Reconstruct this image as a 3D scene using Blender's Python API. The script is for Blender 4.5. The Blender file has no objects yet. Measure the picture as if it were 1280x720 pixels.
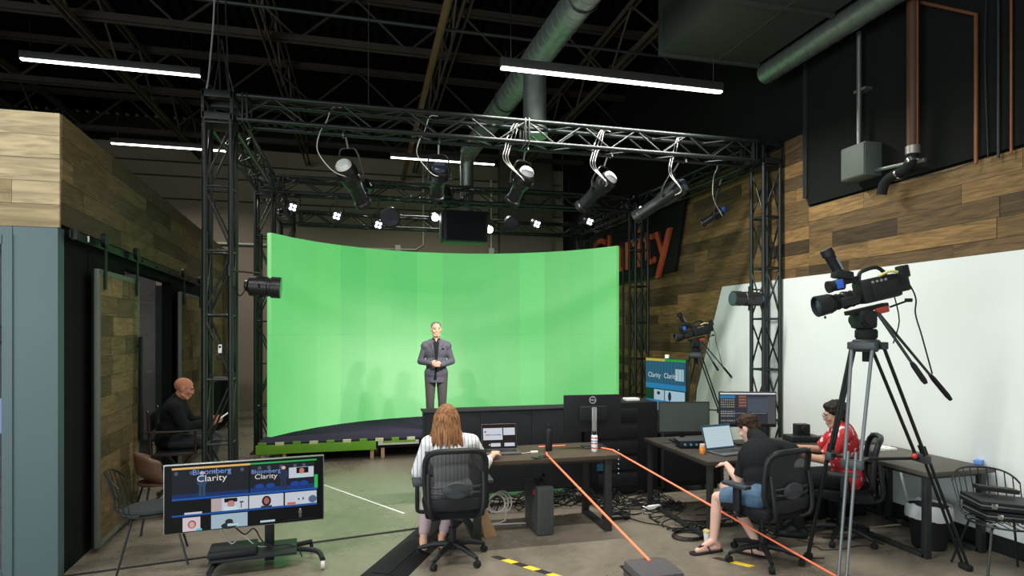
import bpy, bmesh, math, random
from mathutils import Vector, Matrix, Euler
random.seed(7)
PI = math.pi
sc = bpy.context.scene
COL = sc.collection
V = Vector
# ------------------------------------------------------------------ camera, light, exposure
FPX, TH, EYE, HOR = 740.0, math.atan2(185, 740), 1.95, 415.0
cam = bpy.data.objects.new('camera', bpy.data.cameras.new('camera')); COL.objects.link(cam)
cam.location = (0, 0, EYE); cam.rotation_euler = (PI/2, 0, -TH)
cam.data.sensor_width = 36; cam.data.lens = FPX/1280*36; cam.data.shift_y = (HOR-360)/1280
cam.data.clip_end = 100
sc.camera = cam
sc.view_settings.view_transform = 'Standard'; sc.view_settings.look = 'None'
sc.view_settings.gamma = 1; sc.view_settings.exposure = -0.32
w = bpy.data.worlds.new('world'); sc.world = w; w.use_nodes = True
bg = w.node_tree.nodes['Background']; bg.inputs[0].default_value = (.75, .85, 1, 1); bg.inputs[1].default_value = .5
def area(name, loc, target, sx, sy, watts, col, spread=180):
    l = bpy.data.lights.new(name, 'AREA'); l.shape = 'RECTANGLE'; l.size = sx; l.size_y = sy
    l.energy = watts; l.color = col; l.spread = math.radians(spread)
    o = bpy.data.objects.new(name, l); COL.objects.link(o); o.location = loc
    o.rotation_euler = (V(target)-V(loc)).to_track_quat('-Z', 'Y').to_euler()
    return o
def spot(name, loc, target, watts, col, ang=30, blend=.4, r=.06):
    l = bpy.data.lights.new(name, 'SPOT'); l.energy = watts; l.color = col
    l.spot_size = math.radians(ang); l.spot_blend = blend; l.shadow_soft_size = r
    o = bpy.data.objects.new(name, l); COL.objects.link(o); o.location = loc
    o.rotation_euler = (V(target)-V(loc)).to_track_quat('-Z', 'Y').to_euler()
    return o
# daylight entering by the shop windows behind and to the left of the photographer
area('daylight_side', (-8.7, -.2, 2.4), (5, 1.5, 1.6), 8.0, 3.6, 820, (.88, .98, 1))
area('daylight_rear', (-3.5, -4.8, 2.2), (-2.5, 5, 1.6), 8.0, 3.4, 380, (.88, .98, 1))

# ------------------------------------------------------------------ helpers
def A(u, v, z=None, x=None, y=None, d=None):
    cx, cz = (u-640)/FPX, (HOR-v)/FPX
    r = V((cx*math.cos(TH)+math.sin(TH), -cx*math.sin(TH)+math.cos(TH), cz))
    if z is not None: t = (z-EYE)/r.z
    elif x is not None: t = x/r.x
    elif y is not None: t = y/r.y
    else: t = d
    return V((r.x*t, r.y*t, EYE+r.z*t))
MATS = {}
def mat(name, col=None, rough=.5, metal=0, var=0, scale=8, bump=0, emit=None, es=1, alpha=1, coat=0, spec=.5):
    if name in MATS: return MATS[name]
    m = bpy.data.materials.new(name); m.use_nodes = True; nt = m.node_tree; N = nt.nodes; L = nt.links
    b = N['Principled BSDF']
    b.inputs['Base Color'].default_value = (*col, 1); b.inputs['Roughness'].default_value = rough
    b.inputs['Metallic'].default_value = metal; b.inputs['Coat Weight'].default_value = coat
    b.inputs['Specular IOR Level'].default_value = spec
    if var or bump:
        tc = N.new('ShaderNodeTexCoord'); nz = N.new('ShaderNodeTexNoise')
        nz.inputs['Scale'].default_value = scale; nz.inputs['Detail'].default_value = 6
        L.new(tc.outputs['Object'], nz.inputs['Vector'])
        if var:
            mx = N.new('ShaderNodeMix'); mx.data_type = 'RGBA'
            mx.inputs[6].default_value = (*[c*(1-var) for c in col], 1)
            mx.inputs[7].default_value = (*[min(1, c*(1+var)) for c in col], 1)
            L.new(nz.outputs['Fac'], mx.inputs[0]); L.new(mx.outputs[2], b.inputs['Base Color'])
        if bump:
            bp = N.new('ShaderNodeBump'); bp.inputs['Strength'].default_value = bump; bp.inputs['Distance'].default_value = .01
            L.new(nz.outputs['Fac'], bp.inputs['Height']); L.new(bp.outputs[0], b.inputs['Normal'])
    if emit:
        b.inputs['Emission Color'].default_value = (*emit, 1); b.inputs['Emission Strength'].default_value = es
    if alpha < 1: b.inputs['Alpha'].default_value = alpha
    MATS[name] = m
    return m
def screen_mat(col, s=1.0):
    k = 'lit_%.2f_%.2f_%.2f_%.1f' % (*col, s)
    return mat(k, (.004, .004, .004), .4, spec=.1, emit=col, es=s)
def wood_mat(name, pal, gx=(1, 1, 1), val=1.0, rough=.6):
    """planks: tint picked per object, long grain along the plank, knots"""
    m = bpy.data.materials.new(name); m.use_nodes = True; nt = m.node_tree; N = nt.nodes; L = nt.links
    b = N['Principled BSDF']; b.inputs['Roughness'].default_value = rough; b.inputs['Specular IOR Level'].default_value = .25
    oi = N.new('ShaderNodeObjectInfo'); cr = N.new('ShaderNodeValToRGB')
    cr.color_ramp.interpolation = 'LINEAR'
    els = cr.color_ramp.elements
    while len(els) < len(pal): els.new(.5)
    for i, c in enumerate(pal):
        els[i].position = i/(len(pal)-1); els[i].color = (*[q*val for q in c], 1)
    L.new(oi.outputs['Random'], cr.inputs[0])
    ge = N.new('ShaderNodeNewGeometry'); mp = N.new('ShaderNodeMapping'); mp.inputs['Scale'].default_value = gx
    ad = N.new('ShaderNodeVectorMath'); ad.operation = 'ADD'
    ml = N.new('ShaderNodeMath'); ml.operation = 'MULTIPLY'; ml.inputs[1].default_value = 37
    L.new(oi.outputs['Random'], ml.inputs[0]); L.new(ge.outputs['Position'], mp.inputs[0])
    L.new(mp.outputs[0], ad.inputs[0]); L.new(ml.outputs[0], ad.inputs[1])
    n1 = N.new('ShaderNodeTexNoise'); n1.inputs['Scale'].default_value = 3; n1.inputs['Detail'].default_value = 8; n1.inputs['Distortion'].default_value = 1.2
    L.new(ad.outputs[0], n1.inputs['Vector'])
    c2 = N.new('ShaderNodeValToRGB'); c2.color_ramp.elements[0].position = .3; c2.color_ramp.elements[0].color = (.5, .5, .5, 1)
    c2.color_ramp.elements[1].position = .7; c2.color_ramp.elements[1].color = (1.25, 1.25, 1.25, 1)
    L.new(n1.outputs['Fac'], c2.inputs[0])
    mx = N.new('ShaderNodeMix'); mx.data_type = 'RGBA'; mx.blend_type = 'MULTIPLY'; mx.inputs[0].default_value = 1
    L.new(cr.outputs[0], mx.inputs[6]); L.new(c2.outputs[0], mx.inputs[7]); L.new(mx.outputs[2], b.inputs['Base Color'])
    bp = N.new('ShaderNodeBump'); bp.inputs['Strength'].default_value = .3; bp.inputs['Distance'].default_value = .004
    L.new(n1.outputs['Fac'], bp.inputs['Height']); L.new(bp.outputs[0], b.inputs['Normal'])
    MATS[name] = m
    return m

def basis(d):
    d = V(d).normalized(); a = V((0, 0, 1)) if abs(d.z) < .95 else V((1, 0, 0))
    x = a.cross(d).normalized(); return x, d.cross(x)
class MB:
    def __init__(s): s.v, s.f, s.m = [], [], []
    def add(s, vs, fs, mi=0):
        o = len(s.v); s.v += [tuple(p) for p in vs]; s.f += [tuple(i+o for i in f) for f in fs]; s.m += [mi]*len(fs)
    def box(s, c, sz, bev=0, R=None, mi=0):
        hx, hy, hz = [q/2 for q in sz]; c = V(c)
        if bev <= 0:
            vs = [V((x, y, z)) for x in (-hx, hx) for y in (-hy, hy) for z in (-hz, hz)]
            fs = [(0, 1, 3, 2), (4, 6, 7, 5), (0, 4, 5, 1), (2, 3, 7, 6), (0, 2, 6, 4), (1, 5, 7, 3)]
        else:
            bm = bmesh.new(); bmesh.ops.create_cube(bm, size=1)
            for p in bm.verts: p.co = V((p.co.x*sz[0], p.co.y*sz[1], p.co.z*sz[2]))
            bmesh.ops.bevel(bm, geom=bm.edges[:], offset=min(bev, .49*min(sz)), segments=2, profile=.6, affect='EDGES')
            bm.verts.index_update(); vs = [p.co.copy() for p in bm.verts]; fs = [tuple(q.index for q in f.verts) for f in bm.faces]; bm.free()
        if R: vs = [R @ p for p in vs]
        s.add([p+c for p in vs], fs, mi); return s
    def rod(s, p0, p1, r0, r1=None, n=10, mi=0):
        r1 = r0 if r1 is None else r1; p0, p1 = V(p0), V(p1); x, y = basis(p1-p0)
        vs = []
        for p, r in ((p0, r0), (p1, r1)):
            vs += [p+x*(r*math.cos(2*PI*i/n))+y*(r*math.sin(2*PI*i/n)) for i in range(n)]
        fs = [(i, (i+1) % n, n+(i+1) % n, n+i) for i in range(n)]+[tuple(range(n))[::-1], tuple(range(n, 2*n))]
        s.add(vs, fs, mi); return s
    def tube(s, pts, r, n=6, closed=False, mi=0, smooth=0):
        pts = [V(p) for p in pts]
        if smooth:
            q = []; k = len(pts)
            rng = range(k) if closed else range(k-1)
            for i in rng:
                a = pts[(i-1) % k] if closed or i > 0 else pts[0]; b = pts[i]; c = pts[(i+1) % k]; d = pts[(i+2) % k] if closed or i < k-2 else pts[-1]
                for j in range(smooth):
                    t = j/smooth
                    q.append(.5*((2*b)+(c-a)*t+(2*a-5*b+4*c-d)*t*t+(3*b-a-3*c+d)*t**3))
            if not closed: q.append(pts[-1])
            if isinstance(r, (list, tuple)):
                m = len(r)-1; r = [r[min(m, int(i*m/(len(q)-1)))]*(1-(i*m/(len(q)-1))%1)+r[min(m, int(i*m/(len(q)-1))+1)]*((i*m/(len(q)-1))%1) for i in range(len(q))]
            pts = q
        k = len(pts); vs = []; x = None
        for i, p in enumerate(pts):
            a = pts[i-1] if (i > 0 or closed) else p; b = pts[(i+1) % k] if (i < k-1 or closed) else p
            d = (b-a)
            if d.length < 1e-7: d = V((0, 0, 1))
            d.normalize()
            if x is None: x, y = basis(d)
            else:
                x = (x-d*x.dot(d))
                if x.length < 1e-5: x, _ = basis(d)
                x.normalize()
            y = d.cross(x); rr = r[i] if isinstance(r, (list, tuple)) else r
            vs += [p+x*(rr*math.cos(2*PI*j/n))+y*(rr*math.sin(2*PI*j/n)) for j in range(n)]
        fs = []
        for i in range(k if closed else k-1):
            a, b = i*n, ((i+1) % k)*n
            fs += [(a+j, a+(j+1) % n, b+(j+1) % n, b+j) for j in range(n)]
        if not closed: fs += [tuple(range(n))[::-1], tuple(range((k-1)*n, k*n))]
        s.add(vs, fs, mi); return s
    def ball(s, c, r, R=None, n=12, m=8, mi=0):
        c = V(c); r = (r, r, r) if not hasattr(r, '__len__') else r
        vs = [V((0, 0, r[2]))]
        for i in range(1, m):
            a = PI*i/m
            vs += [V((r[0]*math.sin(a)*math.cos(2*PI*j/n), r[1]*math.sin(a)*math.sin(2*PI*j/n), r[2]*math.cos(a))) for j in range(n)]
        vs.append(V((0, 0, -r[2]))); e = len(vs)-1
        fs = [(0, 1+j, 1+(j+1) % n) for j in range(n)]
        for i in range(m-2):
            a, b = 1+i*n, 1+(i+1)*n
            fs += [(a+j, b+j, b+(j+1) % n, a+(j+1) % n) for j in range(n)]
        a = 1+(m-2)*n; fs += [(e, a+(j+1) % n, a+j) for j in range(n)]
        if R: vs = [R @ p for p in vs]
        s.add([p+c for p in vs], fs, mi); return s
    def cap(s, p0, p1, r0, r1=None, n=12):
        r1 = r0 if r1 is None else r1; p0, p1 = V(p0), V(p1)
        if (p1-p0).length < 1e-5: return s.ball(p0, r0, n=n)
        d = (p1-p0).normalized(); x, y = basis(d); vs = []; rings = []
        for a in (-80, -50, -20): rings.append((p0+d*(r0*math.sin(math.radians(a))), r0*math.cos(math.radians(a))))
        rings.append((p0, r0)); rings.append((p1, r1))
        for a in (20, 50, 80): rings.append((p1+d*(r1*math.sin(math.radians(a))), r1*math.cos(math.radians(a))))
        for p, r in rings: vs += [p+x*(r*math.cos(2*PI*j/n))+y*(r*math.sin(2*PI*j/n)) for j in range(n)]
        fs = []
        for i in range(len(rings)-1): fs += [(i*n+j, i*n+(j+1) % n, (i+1)*n+(j+1) % n, (i+1)*n+j) for j in range(n)]
        fs += [tuple(range(n))[::-1], tuple(range((len(rings)-1)*n, len(rings)*n))]
        s.add(vs, fs); return s
    def lathe(s, prof, c=(0, 0, 0), n=20, R=None, mi=0):
        c = V(c); k = len(prof); vs = []
        for r, z in prof: vs += [V((r*math.cos(2*PI*j/n), r*math.sin(2*PI*j/n), z)) for j in range(n)]
        fs = []
        for i in range(k-1): fs += [(i*n+j, i*n+(j+1) % n, (i+1)*n+(j+1) % n, (i+1)*n+j) for j in range(n)]
        fs += [tuple(range(n))[::-1], tuple(range((k-1)*n, k*n))]
        if R: vs = [R @ p for p in vs]
        s.add([p+c for p in vs], fs, mi); return s
    def prism(s, poly, h, M=None, mi=0):
        n = len(poly); vs = [V((x, y, 0)) for x, y in poly]+[V((x, y, h)) for x, y in poly]
        if M: vs = [M @ p for p in vs]
        fs = [tuple(range(n))[::-1], tuple(range(n, 2*n))]+[(i, (i+1) % n, n+(i+1) % n, n+i) for i in range(n)]
        s.add(vs, fs, mi); return s
    def build(s, name, m, parent=None, smooth=True, loc=(0, 0, 0), rot=None):
        me = bpy.data.meshes.new(name); me.from_pydata(s.v, [], s.f)
        for q in (m if isinstance(m, (list, tuple)) else [m]): me.materials.append(q)
        if isinstance(m, (list, tuple)): me.polygons.foreach_set('material_index', s.m)
        bm = bmesh.new(); bm.from_mesh(me); bmesh.ops.recalc_face_normals(bm, faces=bm.faces[:]); bm.to_mesh(me); bm.free()
        if smooth:
            me.polygons.foreach_set('use_smooth', [True]*len(me.polygons)); me.set_sharp_from_angle(angle=math.radians(38))
        o = bpy.data.objects.new(name, me); COL.objects.link(o); o.location = loc
        if rot: o.rotation_euler = rot
        if parent: o.parent = parent
        return o
def thing(name, label, cat, loc=(0, 0, 0), rz=0, group=None):
    o = bpy.data.objects.new(name, None); COL.objects.link(o); o.empty_display_size = .1
    o.location = loc; o.rotation_euler = (0, 0, rz); o['label'] = label; o['category'] = cat
    if group: o['group'] = group
    return o
def tag(o, label, cat, group=None, kind=None):
    o['label'] = label; o['category'] = cat
    if group: o['group'] = group
    if kind: o['kind'] = kind
    return o
def structure(o): o['kind'] = 'structure'; return o
UNIT = {}
def unit_mesh(kind, m):
    k = (kind, m.name)
    if k not in UNIT:
        b = MB()
        if kind == 'rod': b.rod((0, 0, 0), (0, 0, 1), 1, n=10)
        elif kind == 'plank':
            b.box((0, 0, 0), (1, 1, 1))
        o = b.build(kind, m, smooth=(kind == 'rod')); UNIT[k] = o.data; bpy.data.objects.remove(o)
    return UNIT[k]
def rod(name, p0, p1, r, m, parent):
    p0, p1 = V(p0), V(p1); d = p1-p0
    o = bpy.data.objects.new(name, unit_mesh('rod', m)); COL.objects.link(o); o.parent = parent
    o.location = p0; o.rotation_mode = 'QUATERNION'; o.rotation_quaternion = d.to_track_quat('Z', 'Y'); o.scale = (r, r, d.length)
    return o
def slab(name, c, sz, m, parent, rz=0):
    o = bpy.data.objects.new(name, unit_mesh('plank', m)); COL.objects.link(o); o.parent = parent
    o.location = c; o.scale = sz; o.rotation_euler = (0, 0, rz)
    return o
def children(o): return [c for c in bpy.data.objects if c.parent == o]
def copy_tree(o, parent=None, kids=None):
    if kids is None:
        kids = {}
        for c in bpy.data.objects:
            if c.parent: kids.setdefault(c.parent.name, []).append(c)
    c = o.copy(); COL.objects.link(c)
    if parent: c.parent = parent
    for ch in kids.get(o.name, []): copy_tree(ch, c, kids)
    return c
BAKE = []
def text(name, body, size, m, parent, M, extrude=.002, sx=1.0, align='CENTER'):
    cu = bpy.data.curves.new(name, 'FONT'); cu.body = body; cu.size = size; cu.extrude = extrude
    cu.align_x = align; cu.align_y = 'CENTER'; cu.materials.append(m); cu.resolution_u = 3
    o = bpy.data.objects.new(name, cu); COL.objects.link(o); o.parent = parent
    o.matrix_local = M @ Matrix.Diagonal((sx, 1, 1, 1)); BAKE.append(o)
    return o
def bake_all():
    dg = bpy.context.evaluated_depsgraph_get(); dg.update(); res = []
    for o in BAKE:
        me = bpy.data.meshes.new_from_object(o.evaluated_get(dg), depsgraph=dg); res.append((o, me))
    for o, me in res:
        if o.type == 'MESH':
            o.modifiers.clear(); me.name = o.name; o.data = me
            me.polygons.foreach_set('use_smooth', [True]*len(me.polygons))
        else:
            n = bpy.data.objects.new('tmp', me); COL.objects.link(n)
            n.parent = o.parent; n.matrix_parent_inverse = o.matrix_parent_inverse.copy(); n.matrix_basis = o.matrix_basis.copy()
            for k in o.keys():
                if k in ('label', 'category', 'group', 'kind'): n[k] = o[k]
            nm = o.name; bpy.data.objects.remove(o); n.name = nm; me.name = nm
    BAKE.clear()
def frame(o, x, y, z):   # matrix from origin and three axes
    M = Matrix((V(x).normalized(), V(y).normalized(), V(z).normalized())).transposed().to_4x4(); M.translation = V(o); return M

# ------------------------------------------------------------------ materials
black_metal = mat('black_metal', (.008, .010, .010), .42, .2, var=.3, scale=20, spec=.3)
dark_steel = mat('dark_steel', (.030, .034, .033), .45, .4, var=.3, scale=5)
joist_steel = mat('joist_steel', (.07, .052, .040), .8, .0, var=.3, scale=3, spec=.15)
roof_steel = mat('roof_steel', (.036, .029, .022), .8, .0, var=.35, scale=3, spec=.15)
matte_black = mat('matte_black', (.007, .007, .008), .8, var=.2, scale=10, spec=.2)
rubber = mat('rubber', (.010, .011, .012), .8, bump=.2, scale=60, spec=.25)
plastic_black = mat('plastic_black', (.010, .011, .013), .48, spec=.3)
plastic_grey = mat('plastic_grey', (.032, .037, .042), .5, spec=.35)
chrome = mat('chrome', (.7, .7, .7), .2, 1)
galv = mat('galvanised', (.27, .30, .28), .42, .8, var=.25, scale=14, bump=.15)
galv_box = mat('galvanised_box', (.10, .12, .105), .6, .1, var=.15, scale=3)
white_plastic = mat('white_plastic', (.82, .82, .8), .35)
cloth_black = mat('cloth_black', (.010, .011, .013), .95, spec=.15, bump=.3, scale=90)
cable_white = mat('cable_white', (.62, .6, .56), .5)
copper = mat('copper', (.22, .085, .035), .5, .4, var=.3, scale=9)
glass_dark = mat('screen_off', (.012, .013, .014), .18)
orange = mat('orange_rope', (1.0, .22, .10), .6)
WOOD = wood_mat('wall_planks', [(.055, .036, .020), (.12, .076, .034), (.17, .104, .042), (.26, .155, .060), (.19, .118, .050), (.085, .056, .030), (.34, .205, .080)], (9, 1.0, 9), .92)
WOODF = wood_mat('front_planks_lit', [(.36, .27, .14), (.50, .40, .23), (.56, .45, .27), (.42, .30, .15)], (.6, 5, 5), .62)  # same timber as the side face, with its front lighting in the brighter tints
WOODL = wood_mat('left_planks_shaded', [(.06, .042, .022), (.15, .10, .05), (.24, .165, .075), (.10, .068, .034), (.30, .21, .10), (.17, .115, .05)], (9, 1.0, 9), .72)  # plank variety plus the side face's shade put into darker tints
# ================================================================== THE ROOM
def floor_mat():
    m = bpy.data.materials.new('polished_concrete'); m.use_nodes = True; nt = m.node_tree; N = nt.nodes; L = nt.links
    b = N['Principled BSDF']; tc = N.new('ShaderNodeTexCoord')
    n1 = N.new('ShaderNodeTexNoise'); n1.inputs['Scale'].default_value = .9; n1.inputs['Detail'].default_value = 9; n1.inputs['Roughness'].default_value = .65; n1.inputs['Distortion'].default_value = .6
    n2 = N.new('ShaderNodeTexNoise'); n2.inputs['Scale'].default_value = 14; n2.inputs['Detail'].default_value = 8
    L.new(tc.outputs['Object'], n1.inputs['Vector']); L.new(tc.outputs['Object'], n2.inputs['Vector'])
    c = N.new('ShaderNodeValToRGB'); e = c.color_ramp.elements
    e[0].position = .3; e[0].color = (.115, .10, .076, 1); e[1].position = .72; e[1].color = (.24, .21, .165, 1)
    L.new(n1.outputs['Fac'], c.inputs[0])
    c2 = N.new('ShaderNodeValToRGB'); c2.color_ramp.elements[0].color = (.75, .75, .75, 1); c2.color_ramp.elements[1].color = (1.2, 1.2, 1.2, 1)
    L.new(n2.outputs['Fac'], c2.inputs[0])
    mx = N.new('ShaderNodeMix'); mx.data_type = 'RGBA'; mx.blend_type = 'MULTIPLY'; mx.inputs[0].default_value = 1
    L.new(c.outputs[0], mx.inputs[6]); L.new(c2.outputs[0], mx.inputs[7]); L.new(mx.outputs[2], b.inputs['Base Color'])
    mr = N.new('ShaderNodeMapRange'); mr.inputs['To Min'].default_value = .15; mr.inputs['To Max'].default_value = .42
    L.new(n1.outputs['Fac'], mr.inputs['Value']); L.new(mr.outputs[0], b.inputs['Roughness'])
    bp = N.new('ShaderNodeBump'); bp.inputs['Strength'].default_value = .06; bp.inputs['Distance'].default_value = .01
    L.new(n2.outputs['Fac'], bp.inputs['Height']); L.new(bp.outputs[0], b.inputs['Normal'])
    return m
RX = 5.5      # right wall plane
XL, YB, YF, ZC = -9.0, 16.0, -5.0, 7.1
structure(MB().box(((XL+RX)/2, 5.5, -.05), (RX-XL+.4, 21.4, .1)).build('floor', floor_mat()))
ceil = MB().box(((XL+RX)/2, 5.5, ZC+.15), (RX-XL+.4, 21.4, .1), mi=0)
for i in range(70):
    x = XL+.1+i*.207
    if x < RX: ceil.box((x, 5.5, ZC+.06), (.09, 21.2, .08))
ceil_m = mat('black_deck', (.003, .003, .003), .95, spec=.05)
structure(ceil.build('ceiling', ceil_m, smooth=False))
wall_black = mat('wall_black_paint', (.007, .008, .007), .8, var=.2, scale=2, spec=.15)
taupe = mat('taupe_paint', (.21, .165, .125), .8, var=.1, scale=.8)
white_paint = mat('white_paint', (.68, .72, .71), .55, var=.02, scale=1)
teal = mat('slate_teal_paint', (.052, .088, .095), .5, var=.08, scale=2)
structure(MB().box(((XL+RX)/2, YB+.1, ZC/2), (RX-XL+.4, .2, ZC+.2)).build('wall_back', taupe))
structure(MB().box((RX+.1, 5.5, ZC/2), (.2, 21.2, ZC+.2)).build('wall_right', wall_black))
wr = bpy.data.objects['wall_right']
# behind the photographer and far left: walls with real window openings
mf = MB()
def wall_with_windows(name, along, fixed, spans, lo, hi, a0, a1):
    b = MB()
    def bx(a, c, z0, z1):
        if along == 'x': b.box(((a+c)/2, fixed, (z0+z1)/2), (c-a, .2, z1-z0))
        else: b.box((fixed, (a+c)/2, (z0+z1)/2), (.2, c-a, z1-z0))
    bx(a0, a1, 0, lo); bx(a0, a1, hi, ZC); p = a0
    for s, e in spans: bx(p, s, lo, hi); p = e
    bx(p, a1, lo, hi); structure(b.build(name, taupe))
wall_with_windows('wall_left', 'y', XL-.1, [(-4.2, -.4), (0, 3.8)], .5, 4.3, YF, YB)
wall_with_windows('wall_front', 'x', YF-.1, [(-7.6, -3.8), (-3.4, .4)], .4, 4.1, XL, RX)
k = 0
glassm = mat('window_glass', (.8, .85, .85), .05, alpha=.15)
for al, fx, s, e, lo, hi in (('y', XL-.1, -4.2, -.4, .5, 4.3), ('y', XL-.1, 0, 3.8, .5, 4.3), ('x', YF-.1, -7.6, -3.8, .4, 4.1), ('x', YF-.1, -3.4, .4, .4, 4.1)):
    k += 1; b = MB()
    for t in (s+.03, (s+e)/2, e-.03):
        if al == 'x': b.box((t, fx, (lo+hi)/2), (.06, .1, hi-lo))
        else: b.box((fx, t, (lo+hi)/2), (.1, .06, hi-lo))
    for z in (lo+.03, hi-.03, hi-1.0):
        if al == 'x': b.box(((s+e)/2, fx, z), (e-s, .1, .06))
        else: b.box((fx, (s+e)/2, z), (.1, e-s, .06))
    o = structure(b.build('window_%d' % k, black_metal))
    g = MB()
    if al == 'x': g.box(((s+e)/2, fx-.06, (lo+hi)/2), (e-s, .008, hi-lo))
    else: g.box((fx-.06, (s+e)/2, (lo+hi)/2), (.008, e-s, hi-lo))
    g.build('pane', glassm, o)

# ---- planks of the right wall
PH = .174
def row_planks(parent, y0, y1, z0, z1, x, th, mm, lmin=.7, lmax=1.8, cut=None):
    nz = max(1, round((z1-z0)/PH)); h = (z1-z0)/nz
    for i in range(nz):
        y = y0-random.uniform(0, lmax*.8); z = z0+(i+.5)*h
        while y < y1:
            L = random.uniform(lmin, lmax); a, c = max(y, y0), min(y+L, y1); y += L
            if c-a < .06: continue
            if cut and not cut(a, c, z): continue
            t = th+random.uniform(0, .007)
            slab('plank', (x-t/2, (a+c)/2, z), (t, c-a-.003, h-.003), mm, parent)
row_planks(wr, 2.2, 6.37, 2.60, 3.53, RX, .022, WOOD)
def hid(a, c, z):   # leave out planks wholly behind the white panel
    edge = 9.35-(z/2.66)*1.15
    return not (z < 2.60 and c < edge-.15)
row_planks(wr, 6.37, 13.2, .05, 4.50, RX, .022, WOOD, 1.0, 2.4, hid)
# the upper black panel with its edge trim
structure(MB().box((RX-.03, 3.1, 5.4), (.06, 6.5, 3.7)).build('trim_1', wall_black))
structure(MB().box((RX-.055, 6.38, 5.4), (.05, .07, 3.5)).build('trim_2', dark_steel))
# white panel with its slanted end, following the wall
P = [(-3.0, 0.0), (9.35, 0.0), (8.2, 2.66), (-3.0, 2.64)]
M = Matrix(((0, 0, -1, RX-.02), (1, 0, 0, 0), (0, 1, 0, 0), (0, 0, 0, 1)))
structure(MB().prism(P, .035, M).build('trim_3', white_paint, smooth=False))
structure(MB().box((RX-.065, 3.1, .075), (.02, 12.3, .15)).build('baseboard_right', rubber))
# back wall: dark top band, pilaster, panel joints
b = MB(); b.box(((XL+RX)/2, YB-.03, 6.82), (14.4, .06, .6))
structure(b.build('trim_4', mat('band_dark', (.012, .010, .008), .9, spec=.1)))  # band added so the lit wall top stays dark
structure(MB().box((4.35, YB-.12, 3.5), (1.5, .24, 7)).build('trim_5', mat('taupe_pier', (.09, .075, .062), .8, var=.1, scale=1)))
for i, z in enumerate((5.2, 5.75, 6.1)):
    structure(MB().box(((XL+RX)/2, YB-.012, z), (14.4, .024, .03)).build('trim_%d' % (6+i), roof_steel))

# ================================================================== LEFT ROOM (timber and slate)
LA = math.radians(3.5); LX, LY = -2.34, 5.40
def W(s, off=0, z=0):   # point on the left room's side wall: s along it, off out into the studio
    return V((LX-s*math.sin(LA)+off*math.cos(LA), LY+s*math.cos(LA)+off*math.sin(LA), z))
ZR = 3.67
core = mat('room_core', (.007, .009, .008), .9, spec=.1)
# side wall: header above the opening, pocket, end part
def side(name, s0, s1, z0, z1, th, m):
    b = MB(); q = [W(s0, 0), W(s1, 0), W(s1, -th), W(s0, -th)]
    b.v = []; b.add([V((p.x, p.y, z0)) for p in q]+[V((p.x, p.y, z1)) for p in q], [(0, 1, 2, 3), (4, 5, 6, 7), (0, 1, 5, 4), (1, 2, 6, 5), (2, 3, 7, 6), (3, 0, 4, 7)])
    return b.build(name, m, smooth=False)
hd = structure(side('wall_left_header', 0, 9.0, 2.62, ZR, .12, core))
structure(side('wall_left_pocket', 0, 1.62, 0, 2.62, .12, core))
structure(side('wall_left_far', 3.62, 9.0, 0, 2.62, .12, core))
# planks on the header (facing the studio)
nz = 5; z0 = 2.80; h = (ZR-z0)/nz
for i in range(nz):
    s = -random.uniform(0, 1)
    while s < 9.0:
        L = random.uniform(.9, 2.3); a, c = max(s, 0), min(s+L, 9.0); s += L
        if c-a < .06: continue
        p = W((a+c)/2, .011+random.uniform(0, .003), z0+(i+.5)*h)
        slab('plank', p, (.022, c-a-.003, h-.003), WOODL, hd, LA)
for i in range(10):  # lower timber courses right of the second door
    s = 5.6
    while s < 9.0:
        L = random.uniform(.6, 1.5); a, c = s, min(s+L, 9.0); s += L
        p = W((a+c)/2, .011, 2.62-(i+.5)*.18+.18)
        if c-a > .1: slab('plank', p, (.022, c-a-.003, .177), WOODL, hd, LA)
# front face with timber band, slate wall and glazed door
fr = structure(MB().box((-5.8, LY+.06, 3.2), (6.9, .12, .94)).build('wall_front_header', core))
for i in range(5):
    x = -9.0-random.uniform(0, 1)
    while x < LX:
        L = random.uniform(1.3, 2.4); a, c = max(x, -9.0), min(x+L, LX+.02); x += L
        if c-a < .06: continue
        slab('plank', ((a+c)/2, LY-.011-random.uniform(0, .004), z0-.03+(i+.5)*(ZR-z0+.03)/5), (c-a-.003, .022, (ZR-z0+.03)/5-.003), WOODF, fr)
b = MB(); b.box((-2.485, LY+.03, 1.385), (.30, .10, 2.77)); b.box((-6.3, LY+.03, 1.385), (5.2, .1, 2.77)); b.box((-3.155, LY+.03, 2.735), (1.03, .1, .075))
structure(b.build('wall_slate', teal))
d1 = structure(MB().box((-2.67, LY+.03, 1.35), (.07, .12, 2.70)).box((-3.62, LY+.03, 1.35), (.07, .12, 2.70)).box((-3.15, LY+.03, 2.665), (.9, .12, .07)).box((-3.15, LY+.03, .05), (.9, .12, .1)).build('door_1', teal))
MB().box((-3.15, LY+.04, 1.36), (.9, .01, 2.56)).build('pane', mat('door_glass', (.10, .12, .12), .03, alpha=.28), d1)
hb = MB(); hb.box((-2.735, LY-.03, 1.95-.02), (.03, .03, .16), .008); hb.box((-2.735, LY+.0, 1.99), (.02, .05, .02)); hb.box((-2.735, LY+.0, 1.87), (.02, .05, .02))
hb.build('door_handle', mat('pull_bar', (.3, .33, .33), .3, .8), d1)
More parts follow.
